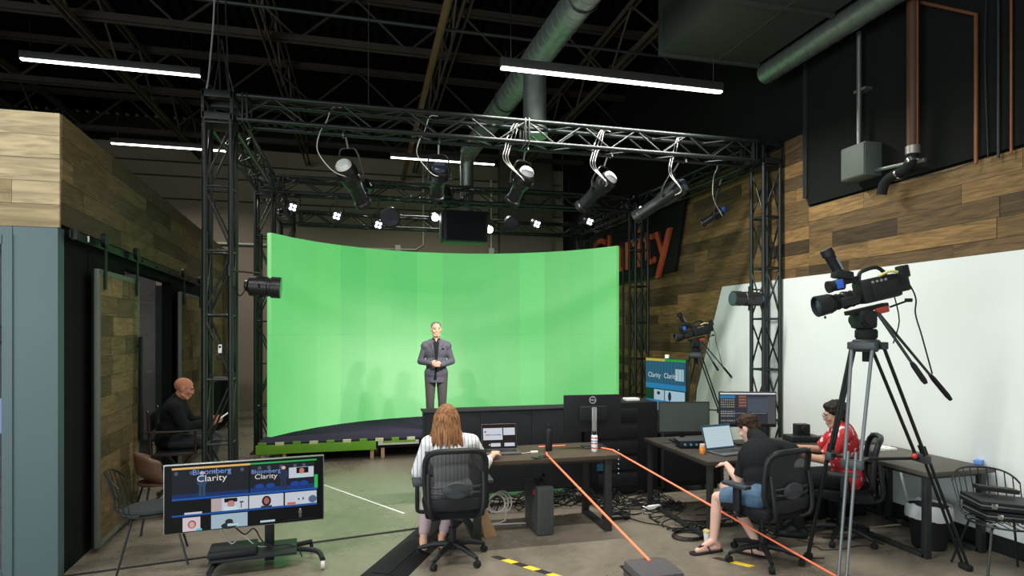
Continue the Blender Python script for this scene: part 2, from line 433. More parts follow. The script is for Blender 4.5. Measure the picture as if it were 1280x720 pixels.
# roof and inner walls of the room
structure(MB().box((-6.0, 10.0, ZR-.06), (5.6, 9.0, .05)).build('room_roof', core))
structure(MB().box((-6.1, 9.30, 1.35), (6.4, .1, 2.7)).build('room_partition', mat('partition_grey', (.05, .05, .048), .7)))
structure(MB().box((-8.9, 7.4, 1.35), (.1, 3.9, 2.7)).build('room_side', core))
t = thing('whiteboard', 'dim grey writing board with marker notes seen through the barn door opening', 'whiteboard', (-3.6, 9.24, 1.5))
MB().box((0, 0, .1), (1.55, .02, 2.3), .004).build('board', mat('board_dimmed', (.115, .105, .10), .35), t)  # dimness of the room is put into the board's grey
MB().box((0, -.01, -1.06), (1.5, .05, .025)).box((0, -.005, 1.26), (1.57, .03, .02)).build('frame', dark_steel, t)
mk = mat('marker_white', (.45, .42, .4), .6); mr_ = mat('marker_red', (.4, .1, .09), .6)
def squiggle(x, z, L, m, amp=.02):
    b = MB(); n = int(L/.013)
    b.tube([(x+i*.013, -.014, z+amp*math.sin(i*1.9)*random.uniform(.3, 1)) for i in range(n)], .0035, 4)
    b.build('marker_line', m, t)
for x, z, L, m_ in ((.5, .97, .22, mk), (.48, .86, .3, mk), (.5, .68, .2, mk), (.5, .42, .16, mk), (.56, .41, .14, mr_), (.5, -.1, .14, mk), (.66, -.1, .1, mk)): squiggle(x, z, L, m_)
l = bpy.data.lights.new('room_fill', 'AREA'); l.size = .8; l.energy = 14; l.color = (1, .93, .85)  # unseen lamp added to lighten the dark doorway
lo_ = bpy.data.objects.new('room_fill', l); COL.objects.link(lo_); lo_.location = (-4.2, 7.4, 3.3)
structure(MB().box((-2.70, 9.235, 1.3), (.24, .02, 2.6)).build('door_4', mat('dark_teal', (.012, .028, .024), .6)))
# sliding barn doors on a black rail
def barn_door(s0, s1, label, off=.09, zt=2.50):
    mid = W((s0+s1)/2, off, 0)
    r = thing('barn_door', label, 'door', mid, LA)
    MB().box((-.012, 0, (zt+.06)/2), (.03, s1-s0, zt-.06)).build('backing', core, r)
    for yy, wd, mt in ((-(s1-s0)/2+.02, .045, 'jamb'), ((s1-s0)/2-.02, .045, 'jamb')):
        MB().box((.012, yy, (zt+.06)/2), (.04, wd, zt-.06), .004).build('edge_frame', mat('edge_steel', (.11, .13, .11), .5, .3), r)
    MB().box((.012, 0, zt-.02), (.04, s1-s0, .05), .004).box((.012, 0, .08), (.04, s1-s0, .05), .004).build('rail_frame', mat('edge_steel', (.1, .1, .1)), r)
    n = 13
    for i in range(n):
        hh = (zt-.15)/n; y = -(s1-s0)/2+.045-random.uniform(0, .3)
        while y < (s1-s0)/2-.045:
            L = random.uniform(.2, .62); a, c = max(y, -(s1-s0)/2+.045), min(y+L, (s1-s0)/2-.045); y += L
            if c-a > .03: slab('plank', (.012+random.uniform(0, .004), (a+c)/2, .105+(i+.5)*hh), (.03, c-a-.003, hh-.003), WOODL, r)
    for yy in (-(s1-s0)/2+.12, (s1-s0)/2-.12):
        h_ = MB(); h_.box((.045, yy, zt+.04), (.012, .045, .42), .003); h_.rod((.02, yy, zt+.27), (.055, yy, zt+.27), .065, n=20)
        h_.build('hanger', black_metal, r)
    return r
dd = barn_door(.50, 1.68, 'sliding timber barn door with patchwork planks nearest the slate wall')
MB().box((.06, .53, 1.35), (.04, .035, 1.1), .008).box((.04, .53, 1.8), (.06, .03, .03)).box((.04, .53, .9), (.06, .03, .03)).build('door_pull', black_metal, dd)
barn_door(3.60, 4.95, 'second sliding timber barn door beyond the dark opening, behind the bald man')
t = thing('door_track', 'black flat steel sliding door track under the timber band', 'track', W(2.6, .06, 2.74), LA)
MB().box((0, 0, 0), (.012, 5.1, .07), .003).build('track_bar', black_metal, t)
for i in range(9): MB().rod((-.05, -2.4+i*.6, 0), (.015, -2.4+i*.6, 0), .018, n=12).build('standoff', black_metal, t)
MB().box((.02, -2.5, 0), (.05, .05, .09), .005).build('stop', black_metal, t)
MB().box((.03, -2.25, .0), (.006, .02, .05)).build('price_tag', white_plastic, t)
# inside the glazed front room: desk with a lit monitor
t = thing('side_desk', 'small desk inside the glazed room, mostly hidden by the door frame', 'desk', (-3.2, 6.6, 0))
MB().box((0, 0, .72), (1.0, .5, .04), .005).build('desktop', plastic_grey, t)
for x in (-.45, .45):
    for y in (-.2, .2): rod('leg', (x, y, 0), (x, y, .7), .02, black_metal, t)
t = thing('office_monitor', 'glowing blue monitor glimpsed through the glazed door at the left edge', 'monitor', (-3.15, 6.6, .74))
MB().box((0, 0, .42), (.62, .03, .36), .006).box((0, .02, .12), (.05, .03, .3)).box((0, 0, .012), (.25, .18, .02), .004).build('housing', plastic_black, t)
MB().box((0, -.017, .42), (.59, .004, .33)).build('screen', screen_mat((.35, .45, .9), 1.2), t)

# ================================================================== ROOF STEEL, DUCTS, PIPES
def joist(name, p0, p1, depth, r, step, parent_m):
    """double-angle open web joist from p0 to p1 (bottom chord), as one structural thing with its pieces"""
    root = bpy.data.objects.new(name, None); COL.objects.link(root); root.location = p0; root['kind'] = 'structure'
    d = V(p1)-V(p0); L = d.length; u = d.normalized(); s = V((-u.y, u.x, 0))
    for z in (0, depth):
        for k in (-1, 1):
            q = V((0, 0, z))+s*(k*r*1.3)
            b = MB()
            yaw = math.atan2(u.y, u.x); R = Matrix.Rotation(yaw, 3, 'Z')
            b.box(q+u*(L/2), (L, r*.5, r*2.2), R=R); b.build('chord', parent_m, root)
    n = int(L/step)
    for i in range(n):
        a = u*(i*L/n); c = u*((i+1)*L/n); m_ = (a+c)/2
        rod('web', a, m_+V((0, 0, depth)), r*.5, parent_m, root); rod('web', m_+V((0, 0, depth)), c, r*.5, parent_m, root)
    return root
for x in (-6.5, -3.85, -1.37, 1.30, 3.98):
    joist('roof_joist', (x, 2.5, 6.2), (x, YB-.1, 6.2), .75, .036, 1.5, joist_steel)
for y in (9.3, 11.9, 14.4):
    joist('roof_girder', (XL, y, 6.30), (RX, y, 6.30), .72, .042, 1.5, roof_steel)
def pipe(name, pts, r, m, label, cat, n=10, smooth=0):
    return tag(MB().tube(pts, r, n, smooth=smooth).build(name, m), label, cat)
pipe('sprinkler_pipe', [(1.0, 2.5, 6.0), (1.0, 15.9, 6.0)], .055, mat('rusty_pipe', (.14, .075, .03), .6, .2, var=.4, scale=6), 'rusty brown pipe running under the roof beside the middle joist', 'pipe')
pipe('branch_pipe', [(XL+.1, 8.0, 6.05), (RX-.1, 8.0, 6.05)], .022, dark_steel, 'thin dark cross pipe under the roof ahead of the truss', 'pipe')
def spiral_duct(name, pts, r, label, extra=None):
    t = thing(name, label, 'duct', pts[0]); P0 = V(pts[0])
    q = [V(p)-P0 for p in pts]
    MB().tube(q, r, 24).build('duct_tube', galv, t)
    for a, b_ in zip(q[:-1], q[1:]):
        d = b_-a; n = int(d.length/.16)
        for i in range(1, n):
            p = a+d*(i/n); e = d.normalized()*.006
            MB().rod(p-e, p+e, r+.004, n=24).build('seam', galv, t)
    return t
t = spiral_duct('spiral_duct', [(2.35, 2.6, 5.45), (1.97, 11.3, 5.45)], .17, 'round galvanised spiral duct running along the roof above the truss')
MB().tube([(-.38, 8.6, 0), (-.38, 8.85, -.05), (-.38, 8.95, -.2), (-.38, 8.95, -1.1)], .135, 24).build('drop_duct', galv, t)
MB().tube([(-.21, 4.75, -.1), (-.21, 4.75, -.95)], .15, 24).build('drop_duct', galv, t)
MB().tube([(-.21, 4.75, -.88), (-.21, 4.75, -.98)], .17, 24).build('end_collar', galv, t)
MB().tube([(-.38, 8.95, -1.05), (-.38, 8.95, -1.15)], .15, 24).build('end_collar', galv, t)
for y in (3.2, 6.1): MB().tube([(.18*math.cos(a)-.044*y, y, .18*math.sin(a)) for a in [i*PI/10 for i in range(20)]], .012, 4, closed=True).tube([(-.044*y, y, .17), (-.044*y, y, .75)], .008, 4).build('hanger_strap', dark_steel, t)
spiral_duct('spiral_duct', [(5.09, 2.4, 5.32), (5.09, 6.7, 5.32)], .13, 'smaller round duct below the big plenum at upper right')
t = thing('air_plenum', 'large rectangular sheet metal air duct hanging at the upper right', 'duct', (4.25, 4.8, 5.35))
duct_m = mat('duct_sheet', (.035, .040, .032), .7, .0, var=.15, scale=2)
MB().box((0, 0, .75), (1.36, 3.8, 1.4), .01).build('duct_box', duct_m, t)
for y in (-1.9, -.65, .6, 1.86): MB().box((0, y, .75), (1.42, .05, 1.46), .004).build('flange', duct_m, t)
MB().box((0, -.0, .03), (1.3, .012, .012)).box((.1, 0, .042), (.015, 3.7, .012)).build('crease', duct_m, t)
# linear pendants
def linear_light(x0, x1, y, z, label, lit=9.0, wpm=50):
    t = thing('linear_pendant', label, 'ceiling light', ((x0+x1)/2, y, z)); L = x1-x0
    MB().box((0, 0, .07), (L, .075, .10), .006).build('housing', mat('pendant_housing', (.03, .032, .03), .5), t)
    MB().box((0, 0, .008), (L-.02, .066, .022), .008).build('diffuser', mat('pendant_glow', (.8, .8, .78), .4, emit=(1, .95, .84), es=lit), t)
    l = bpy.data.lights.new('pendant_light', 'AREA'); l.shape = 'RECTANGLE'; l.size = L; l.size_y = .07; l.energy = wpm*L; l.color = (1, .97, .90); l.spread = math.radians(150)
    lo_ = bpy.data.objects.new('pendant_light', l); COL.objects.link(lo_); lo_.parent = t; lo_.location = (0, 0, -.015)
    for x in (-L/2+.12, L/2-.12): rod('suspension_wire', (x, 0, .12), (x, 0, (5.38 if (2.9 < y < 6.75 and 3.5 < x+(x0+x1)/2 < 5) else ZC)-z), .004, chrome, t)
linear_light(1.47, 4.26, 6.42, 4.88, 'long linear pendant light nearest the truss, in front of the round duct', 9, 85)
linear_light(-4.62, -2.34, 9.6, 5.72, 'upper left linear pendant light beside the truss tower', 9, 120)
linear_light(-4.92, -2.7, 13.45, 5.72, 'lower far left linear pendant light behind the front truss tower', 9, 60)
linear_light(.55, 2.85, 13.0, 5.70, 'far linear pendant light seen between the front truss and the rear truss', 9, 60)
linear_light(3.9, 5.3, 14.6, 5.1, 'invented short pendant light for a bright streak behind the rear truss at right', 6, 5)  # made-up pendant standing in for a bright streak
linear_light(-4.6, -1.0, 3.4, 5.4, 'added linear pendant light above the slate wall, out of view overhead')  # this and the next two are added out of view to brighten the floor
linear_light(-.2, 3.3, 3.4, 5.3, 'added linear pendant light overhead in front of the photographer, out of view')
linear_light(.2, 3.8, -.6, 5.4, 'added unseen linear pendant light behind the photographer')
# services on the right wall
t = thing('junction_box', 'grey galvanised electrical box on the black upper wall with conduit rising', 'electrical box', (RX-.06, 5.25, 3.62))
MB().box((-.12, 0, .18), (.22, .33, .36), .006).build('box_body', galv_box, t)
MB().box((-.235, 0, .18), (.012, .31, .34), .003).build('cover', galv_box, t)
MB().tube([(-.10, .05, .36), (-.10, .05, 1.65)], .025, 10).build('conduit', galv, t)
MB().box((-.05, .05, 1.0), (.1, .16, .03)).build('strut_bracket', galv, t)
MB().tube([(-.1, -.17, .05), (-.1, -.75, .0)], .02, 8).build('side_conduit', galv, t)
t.location = (RX-.06, 5.40, 3.64)
y = A(1141, 150, x=RX-.2).y
t = thing('vent_pipe', 'thick copper-brown vertical pipe with a black elbow on the black upper wall', 'pipe', (RX-.2, y, 3.78))
MB().tube([(0, 0, 0), (0, 0, 2.6)], .055, 14).build('pipe_run', mat('vent_brown', (.08, .036, .018), .55, .2, var=.3, scale=6), t)
MB().tube([(0, -.05, 0), (0, -.05, 2.6)], .012, 8).build('side_pipe', copper, t)
MB().rod((0, 0, -.06), (0, 0, .02), .065, n=18).build('coupling', mat('coupling_grey', (.35, .33, .3), .4, .6), t)
MB().tube([(0, 0, -.05), (0, .02, -.13), (0, .10, -.19), (0, .24, -.22), (0, .33, -.27), (0, .37, -.38)], .05, 14, smooth=4).build('elbow', rubber, t)
MB().rod((0, 0, -.14), (0, .02, -.10), .058, n=16).build('clamp', chrome, t)
MB().rod((0, .15, -.21), (0, .17, -.215), .058, n=16).build('clamp', chrome, t)
pipe('copper_pipe', [A(1147, 2, x=RX-.12), A(1220, 18, x=RX-.12), A(1220, 205, x=RX-.12)], .017, copper, 'thin copper pipe bent down the black wall right of the thick pipe', 'pipe')
pipe('steel_conduit', [A(1248, -60, x=RX-.1), A(1248, 197, x=RX-.1)], .012, dark_steel, 'slim dark conduit on the black wall at far right', 'conduit')
pipe('copper_pipe', [A(1264, -70, x=RX-.1), A(1264, 192, x=RX-.1)], .011, copper, 'thin straight copper pipe at the far right of the black wall', 'pipe')
pipe('wall_wire', [A(1236, -50, x=RX-.1), A(1231, 60, x=RX-.1), A(1235, 198, x=RX-.1)], .004, dark_steel, 'thin loose wire hanging down the black wall between the pipes', 'wire', 5, 4)
pipe('wall_wire', [A(1107, 228, x=RX-.1), A(1180, 215, x=RX-.1), A(1217, 202, x=RX-.1)], .006, dark_steel, 'thin wire lying along the top of the timber band', 'wire', 5, 4)
# conduits on the back wall
c_white = mat('conduit_white', (.5, .47, .42), .5)
t = thing('wall_conduit', 'pale conduit loop with a small box on the taupe back wall', 'conduit', A(497, 310, y=YB-.05))
o = t.location
MB().tube([A(430, 310, y=YB-.05)-o, A(520, 312, y=YB-.05)-o, A(529, 306, y=YB-.05)-o, A(529, 200, y=YB-.05)-o], .025, 8).build('conduit', c_white, t)
MB().box((0, -.03, 0), (.14, .08, .14), .005).build('outlet_box', c_white, t)
t = thing('wall_conduit', 'straight pale conduit ending in an outlet behind the hanging loudspeaker', 'conduit', A(614, 314, y=YB-.05)); o = t.location
MB().tube([V((0, 0, 0)), A(614, 225, y=YB-.05)-o], .025, 8).build('conduit', c_white, t)
MB().box((0, -.03, 0), (.14, .08, .14), .005).build('outlet_box', c_white, t)
MB().tube([V((0, 0, 0)), A(700, 318, y=YB-.05)-o], .008, 6).build('cable', c_white, t)
pipe('wall_conduit', [A(717, 195, y=YB-.3), A(717, 275, y=YB-.3)], .025, c_white, 'pale vertical conduit on the pier of the back wall', 'conduit')
pipe('wall_conduit', [A(240, 303, y=YB-.06), A(333, 306, y=YB-.06)], .03, c_white, 'pale horizontal conduit low on the back wall behind the left tower', 'conduit')

# ================================================================== FLOOR MARKS
def strip(name, p, q, wd, h, m, label, cat):
    p, q = V(p), V(q); d = q-p; a = math.atan2(d.y, d.x)
    return tag(MB().box((0, 0, h/2), (d.length, wd, h), min(h*.3, .004)).build(name, m, loc=(p+q)/2, rot=(0, 0, a)), label, cat)
j = MB(); p, q = V((-2.33, 5.44, 0)), V((.62, 5.94, 0)); d = q-p
strip('floor_joint', p, q, .035, .006, rubber, 'long thin black strip set across the floor under the screen cart', 'floor strip')
strip('floor_tape', (-.5, 7.91, 0), (.42, 6.45, 0), .022, .003, white_plastic, 'straight white tape line on the floor left of the woman', 'tape')
# cable ramp
a, c = V((.93, 6.32, 0)), V((-.28, 4.0, 0)); d = (c-a); ang = math.atan2(d.y, d.x)
t = thing('cable_ramp', 'wide black rubber cable ramp on the floor left of the woman', 'cable ramp', (a+c)/2, ang)
n = 3
for i in range(n):
    L = d.length/n; x = -d.length/2+(i+.5)*L
    MB().prism([(-.19, 0), (.19, 0), (.09, .045), (-.09, .045)], L-.008, Matrix(((0, 0, 1, x-L/2), (1, 0, 0, 0), (0, 1, 0, 0), (0, 0, 0, 1)))).build('ramp_section', rubber, t, smooth=False)
    MB().box((x, 0, .047), (L-.02, .15, .008), .002).build('lid', rubber, t)
def hazard(p, q, label):
    p, q = V(p), V(q); d = q-p; t = thing('hazard_tape', label, 'tape', p, math.atan2(d.y, d.x)); n = int(d.length/.11)
    ye = mat('tape_yellow', (.75, .55, .03), .5); bk = mat('tape_black', (.015, .015, .015), .5)
    for i in range(n):
        x = i*d.length/n; l = d.length/n; sk = .03
        MB().prism([(x, -.03), (x+l, -.03), (x+l+sk, .03), (x+sk, .03)], .0025, Matrix.Translation((0, 0, 0))).build('stripe', ye if i % 2 else bk, t, smooth=False)
hazard((1.09, 5.04, 0), (1.72, 4.19, 0), 'yellow and black striped tape on the floor right of the near office chair')
hazard((2.93, 4.55, 0), (3.12, 4.30, 0), 'short bit of yellow and black tape by the sandalled foot')
# ================================================================== TRUSS
TS, CR, BR = .127, .027, .0115
TZ = 4.5
truss_m = mat('truss_black', (.011, .015, .0145), .36, .2, var=.25, scale=6)
def box_truss(t, p0, p1, up, pitch, plates=(), diag_flip=False):
    """chords, braces and end plates between p0 and p1 (root-local), as parts of t"""
    p0, p1 = V(p0), V(p1); d = p1-p0; L = d.length; u = d.normalized(); up = V(up); s = u.cross(up).normalized()
    cs = [(1, 1), (-1, 1), (-1, -1), (1, -1)]
    off = [s*(a*TS)+up*(b*TS) for a, b in cs]
    for o in off: rod('chord', p0+o, p1+o, CR, truss_m, t)
    n = max(1, round(L/pitch))
    for k in range(4):
        a, b = off[k], off[(k+1) % 4]
        for i in range(n):
            q0, q1 = p0+d*(i/n), p0+d*((i+1)/n)
            if (i+(k > 1)) % 2: rod('brace', q0+a, q1+b, BR, truss_m, t)
            else: rod('brace', q0+b, q1+a, BR, truss_m, t)
    for f in plates:
        c = p0+d*f; R = Matrix((s, up, u)).transposed()
        for dx in (-.022, .022):
            m = MB(); c2 = c+u*dx
            for k in range(4):
                a, b = off[k], off[(k+1) % 4]; mid = (a+b)/2
                sz = (.06, 2*TS+.05, .016) if abs(mid.dot(s)) > .01 else (2*TS+.05, .06, .016)
                m.box(c2+mid, sz, .003, R)
            m.build('end_plate', truss_m, t)
def tower(x, y, label, base=True):
    t = thing('truss_tower', label, 'truss tower', (x, y, 0), group=None)
    zt = TZ-.305
    d = TS
    for a in (-d, d):
        for b in (-d, d): rod('chord', (a, b, .02), (a, b, zt), CR, truss_m, t)
    n = 6; h = (zt-.1)/n
    cor = [(-d, -d), (d, -d), (d, d), (-d, d)]
    for k in range(4):
        a, b = cor[k], cor[(k+1) % 4]
        for i in range(n+1):
            z = .08+i*h
            if i % 2 == 0 or True: rod('rung', (a[0], a[1], z), (b[0], b[1], z), BR*1.15, truss_m, t)
            if i < n:
                (p, q) = (a, b) if (i+(k > 1)) % 2 else (b, a)
                rod('brace', (p[0], p[1], z+.03), (q[0], q[1], z+h-.03), BR, truss_m, t)
    # corner block with cut-out plates
    for sx, sy in ((0, -1), (0, 1), (1, 0), (-1, 0)):
        m = MB(); c = V((sx*(d+.022), sy*(d+.022), 0)); w = .305
        for z in (zt+.035, TZ-.035):
            m.box(c+V((0, 0, z)), (w if sx == 0 else .01, w if sy == 0 else .01, .075), .003)
        for e in (-1, 1):
            m.box(c+V((e*.14 if sx == 0 else 0, e*.14 if sy == 0 else 0, (zt+TZ)/2)), (.03 if sx == 0 else .01, .03 if sy == 0 else .01, .3), .003)
        for e in (-.09, .09):
            for z in (zt+.035, TZ-.035):
                p = c+V((e if sx == 0 else 0, e if sy == 0 else 0, z)); q = V((sx, sy, 0))*.008
                m.rod(p, p+q, .012, n=8)
        m.build('corner_plate', truss_m, t)
    MB().box((0, 0, zt-.03), (.30, .30, .02), .003).build('top_plate', truss_m, t)
    if base: MB().box((0, 0, .01), (.40, .40, .02), .004).build('base_plate', truss_m, t)
    return t
XLT, XRT, Y0, Y1, Y2 = -1.50, 5.28, 6.95, 10.32, 13.2
tw_fl = tower(XLT, Y0, 'near left black truss tower beside the screen cart')
tw_fr = tower(XRT, Y0, 'near right black truss tower in front of the white wall')
tower(XLT-.06, Y1, 'middle left truss tower at the left edge of the green screen')
tower(5.06, Y1, 'middle right truss tower at the right edge of the green screen')
tower(XLT-.06, Y2, 'far left truss tower hidden behind the green screen')
tower(5.06, Y2, 'far right truss tower behind the green screen')
def span(p0, p1, label, plates=(.012, .5, .988), pitch=.36):
    t = thing('truss_span', label, 'truss', p0)
    box_truss(t, (0, 0, 0), V(p1)-V(p0), (0, 0, 1), pitch, plates); return t
zc = TZ-.153
span((XLT+.19, Y0, zc), (XRT-.19, Y0, zc), 'long front truss span carrying the five big lamps')
span((XLT+.13, Y1, zc), (4.87, Y1, zc), 'middle cross truss span above the green screen')
span((XLT+.13, Y2, zc), (4.87, Y2, zc), 'rear cross truss span lowest in view above the green screen')
span((XLT-.03, Y0+.19, zc), (XLT-.03, Y1-.19, zc), 'left side truss running back from the near left tower', (.02, .98))
span((XLT-.06, Y1+.19, zc), (XLT-.06, Y2-.19, zc), 'rear left side truss beyond the middle left tower', (.02, .98))
span((XRT-.06, Y0+.19, zc), (5.10, Y1-.19, zc), 'right side truss along the timber wall', (.02, .98))
span((5.06, Y1+.19, zc), (5.06, Y2-.19, zc), 'rear right side truss beyond the middle right tower', (.02, .98))
t = thing('chain_hoist', 'rigging cables and hook above the near left truss tower', 'hoist', (XLT, Y0, TZ))
MB().tube([(0, 0, .02), (-.03, 0, .9), (0, 0, 2.5)], .008, 5).tube([(-.13, -.1, 0), (0, 0, .6), (.13, .1, 0)], .006, 5).tube([(-.1, .1, 0), (.02, 0, .6), (.1, -.1, 0)], .006, 5).build('sling', dark_steel, t)
MB().tube([(-.1, -.15, 0), (-.08, -.1, .3), (-.06, 0, 1.2), (-.15, 0, 2.5)], .009, 6, smooth=5).build('power_cable', mat('cable_grey', (.25, .25, .24), .5), t)
MB().tube([(.12, -.15, 0), (.09, -.1, .4), (.06, 0, 1.3), (.2, 0, 2.5)], .007, 6, smooth=5).build('power_cable', dark_steel, t)
t = thing('rigging_wire', 'thin wire dropping from the roof to the middle of the front truss', 'wire', (0.05, Y0, TZ))
MB().tube([(0, 0, 0), (0, 0, 1.0), (.03, 0, 2.5)], .006, 5).build('wire', dark_steel, t); MB().box((0, 0, 1.3), (.08, .05, .09), .005).build('hook_box', roof_steel, t)

# ================================================================== LED WALL AND STAGE
def led_mat():
    m = bpy.data.materials.new('led_green'); m.use_nodes = True; nt = m.node_tree; N = nt.nodes; L = nt.links
    b = N['Principled BSDF']; b.inputs['Base Color'].default_value = (.22, .27, .20, 1); b.inputs['Roughness'].default_value = .6
    oi = N.new('ShaderNodeObjectInfo'); tc = N.new('ShaderNodeTexCoord')
    nz = N.new('ShaderNodeTexNoise'); nz.inputs['Scale'].default_value = 45; nz.inputs['Detail'].default_value = 3
    L.new(tc.outputs['Object'], nz.inputs['Vector'])
    mr = N.new('ShaderNodeMapRange'); mr.inputs['To Min'].default_value = .86; mr.inputs['To Max'].default_value = 1.12
    L.new(nz.outputs['Fac'], mr.inputs['Value'])
    L.new(oi.outputs['Color'], b.inputs['Emission Color']); L.new(mr.outputs[0], b.inputs['Emission Strength'])
    return m
led_m = led_mat(); LC, LR, LZ0, LZ1 = V((1.5, 8.26, 0)), 3.33, .31, 3.50
t = thing('led_wall', 'large curved LED wall of square panels glowing chroma green', 'video wall', (1.5, 11.59, LZ0))
NC, NR = 14, 6; half = math.radians(61.6)
pm = MB().box((0, .0, 0), (1, 1, 1)).build('led_panel', [led_m], smooth=False).data
bpy.data.objects.remove(bpy.data.objects['led_panel'])
random.seed(11)
for i in range(NC):
    a = -half+(i+.5)*2*half/NC; wd = 2*LR*math.sin(half/NC)
    tone = 1+random.uniform(-.07, .07); yel = random.uniform(-.012, .016)
    for j in range(NR):
        h = (LZ1-LZ0)/NR
        o = bpy.data.objects.new('led_panel', pm); COL.objects.link(o); o.parent = t
        o.location = (LR*math.sin(a), LR*math.cos(a)-LR+.04, (j+.5)*h); o.rotation_euler = (0, 0, -a)
        o.scale = (wd-.0035, .08, h-.0015)
        k = tone*(1+random.uniform(-.015, .015))
        o.color = ((.10+yel)*k, .64*k, .15*k, 1)
for i in range(NC+1):
    a = -half+i*2*half/NC; rr = LR+.14
    o = rod('support_post', (rr*math.sin(a), rr*math.cos(a)-LR, -LZ0+.02), (rr*math.sin(a), rr*math.cos(a)-LR, LZ1-LZ0-.02), .02, black_metal, t)
random.seed(5)
# stage: D-shaped deck on posts
t = thing('stage', 'low curved stage deck with dark carpet and lime green front board', 'stage', (1.5, 9.33, 0))
def arcpts(r, a0, a1, n): return [((r*math.sin(a)), LC.y-9.33+r*math.cos(a)) for a in [a0+(a1-a0)*i/n for i in range(n+1)]]
poly = [(-3.02, 0), (3.02, 0), (3.02, .5)]+[p for p in reversed(arcpts(LR+.1, -half, half, 24))]+[(-3.02, .5)]
MB().prism(poly, .03, Matrix.Translation((0, 0, .279))).build('carpet', mat('stage_carpet', (.040, .030, .060), .95, var=.3, scale=30, bump=.3, spec=.05), t, smooth=False)
poly2 = [(-3.0, .02), (3.0, .02), (3.0, .5)]+[p for p in reversed(arcpts(LR+.05, -half, half, 24))]+[(-3.0, .5)]
MB().prism(poly2, .115, Matrix.Translation((0, 0, .163))).build('deck', matte_black, t, smooth=False)
lime = mat('lime_paint', (.16, .42, .02), .5, var=.15, scale=4)
MB().box((-2.18, 0.0, .215), (1.72, .03, .135), .004).build('front_board', lime, t)
MB().box((-.98, -.0, .24), (.62, .03, .06), .004).build('front_board', mat('pale_board', (.7, .7, .62), .5), t)
MB().box((-.97, -.017, .258), (.5, .006, .03), .002).build('label_strip', lime, t)
MB().box((1.18, 0.0, .215), (3.6, .03, .135), .004).build('front_board', lime, t)
tp = mat('tape_cream', (.75, .78, .45), .6)
for i in range(17):
    MB().box((-2.95+i*.24, -.004, .297), (.12 if i % 2 else .11, .03, .045), .002).build('edge_tape', tp if i % 2 else lime, t)
post = mat('pine_post', (.45, .28, .15), .6, var=.2, scale=5)
for x in (-2.95, -2.65, -1.38, -1.22, .2, 1.6, 2.9):
    MB().box((x, .05, .082), (.055, .055, .163), .004).build('leg', post, t)
for x in (-2.9, -1.3, .2, 1.6, 2.8): MB().box((x, .6, .082), (.055, .055, .163), .004).build('leg', post, t)
MB().box((0, .75, .075), (5.6, .02, .15)).build('under_skirt', matte_black, t)
# ================================================================== LAMPS
lens_off = mat('lamp_lens', (.05, .06, .09), .08, .2)
cap_white = mat('lamp_end_white', (.85, .85, .83), .35)
lamp_on = mat('lamp_lit', (.9, .9, .9), .3, emit=(.9, .95, 1), es=14)
fix = mat('fixture_black', (.016, .018, .018), .35, .2)
def aimR(d):
    return V(d).to_track_quat('Z', 'Y').to_matrix()
def profile_lamp(rear, target, clampz, label, length=.55, r=.10, cables=0, big=1.0, on=True, endmat=None, side=(0, -1, 0), watts=0, group=None):
    """ellipsoidal lamp: rear cap, body, lens tube, yoke and hook clamp"""
    rear, target = V(rear), V(target); d = (target-rear).normalized(); R = aimR(d)
    t = thing('profile_lamp', label, 'stage light', (rear.x, rear.y, clampz)); o = V(t.location)
    q = rear-o
    L = length
    b = MB().lathe([(r*.6, 0.01), (r*.98, .03), (r*1.05, .06), (r, .2*L), (r*.95, .42*L), (r*.78, .5*L), (r*.72, .55*L), (r*.72, .9*L), (r*.86, .92*L), (r*.86, L)], q, 20, R)
    body = b.build('lamp_body', fix, t)
    for i in range(4): MB().lathe([(r*1.07, .08+.02*i), (r*1.10, .085+.02*i), (r*1.07, .09+.02*i)], q, 20, R).build('cooling_fin', fix, body)
    MB().lathe([(r*.2, -.035), (r*.62, -.03), (r*.80, -.005), (r*.82, .02)], q, 20, R).build('rear_cap', endmat or cap_white, t)
    MB().lathe([(r*.7, L+.002), (r*.65, L+.008), (r*.1, L+.012)], q, 18, R).build('lens', lens_off, t)
    for a in (0, PI): MB().rod(q+d*(.38*L)+R @ V((math.cos(a)*r*.95, 0, 0)), q+d*(.38*L)+R @ V((math.cos(a)*r*1.5, 0, 0)), .018, n=8).build('tilt_knob', fix, t)
    piv = q+d*(.38*L); sx = R @ V((1, 0, 0)); e = r*1.28
    top = V((piv.x, piv.y, -.10)) if False else V((0+piv.x*.6, piv.y*.6, -.10))
    MB().tube([piv+sx*e, piv+sx*e+V((0, 0, .1)), top+sx*e*.7+V((0, 0, -.03)), top, top-sx*e*.7+V((0, 0, -.03)), piv-sx*e+V((0, 0, .1)), piv-sx*e], .011, 6, smooth=4).build('yoke', fix, t)
    MB().rod(top, (top.x*.5, top.y*.5, .02), .012, n=8).tube([(.0, -.035, .0), (0, -.03, .05), (0, .0, .065), (0, .03, .05), (0, .035, .0)], .012, 6, smooth=3).build('clamp', galv, t)
    for k in range(cables):
        a = V((-.12-.03*k, -.05-.02*k, .30)); bb = q+V((-.02, -.04, 0))
        pts = [a+V((.10, .02, .02)), a, a+V((-.06-.02*k, -.05, -.18)), V((-.25-.03*k, -.12, -.02)), (V((-.27-.03*k, -.14, bb.z*.7))), bb+V((-.10, -.08, -.10)), bb+d*(.25*L)+V((0, -.08, -.05))]
        MB().tube(pts, .006, 5, smooth=6).build('power_cable', cable_white, t)
    if watts: spot(label.split()[0]+'_beam', rear+d*(L+.04), target, watts, (1, .97, .92), 46, 1.0, .05)
    return t
TG = V((1.2, 9.9, 1.55))
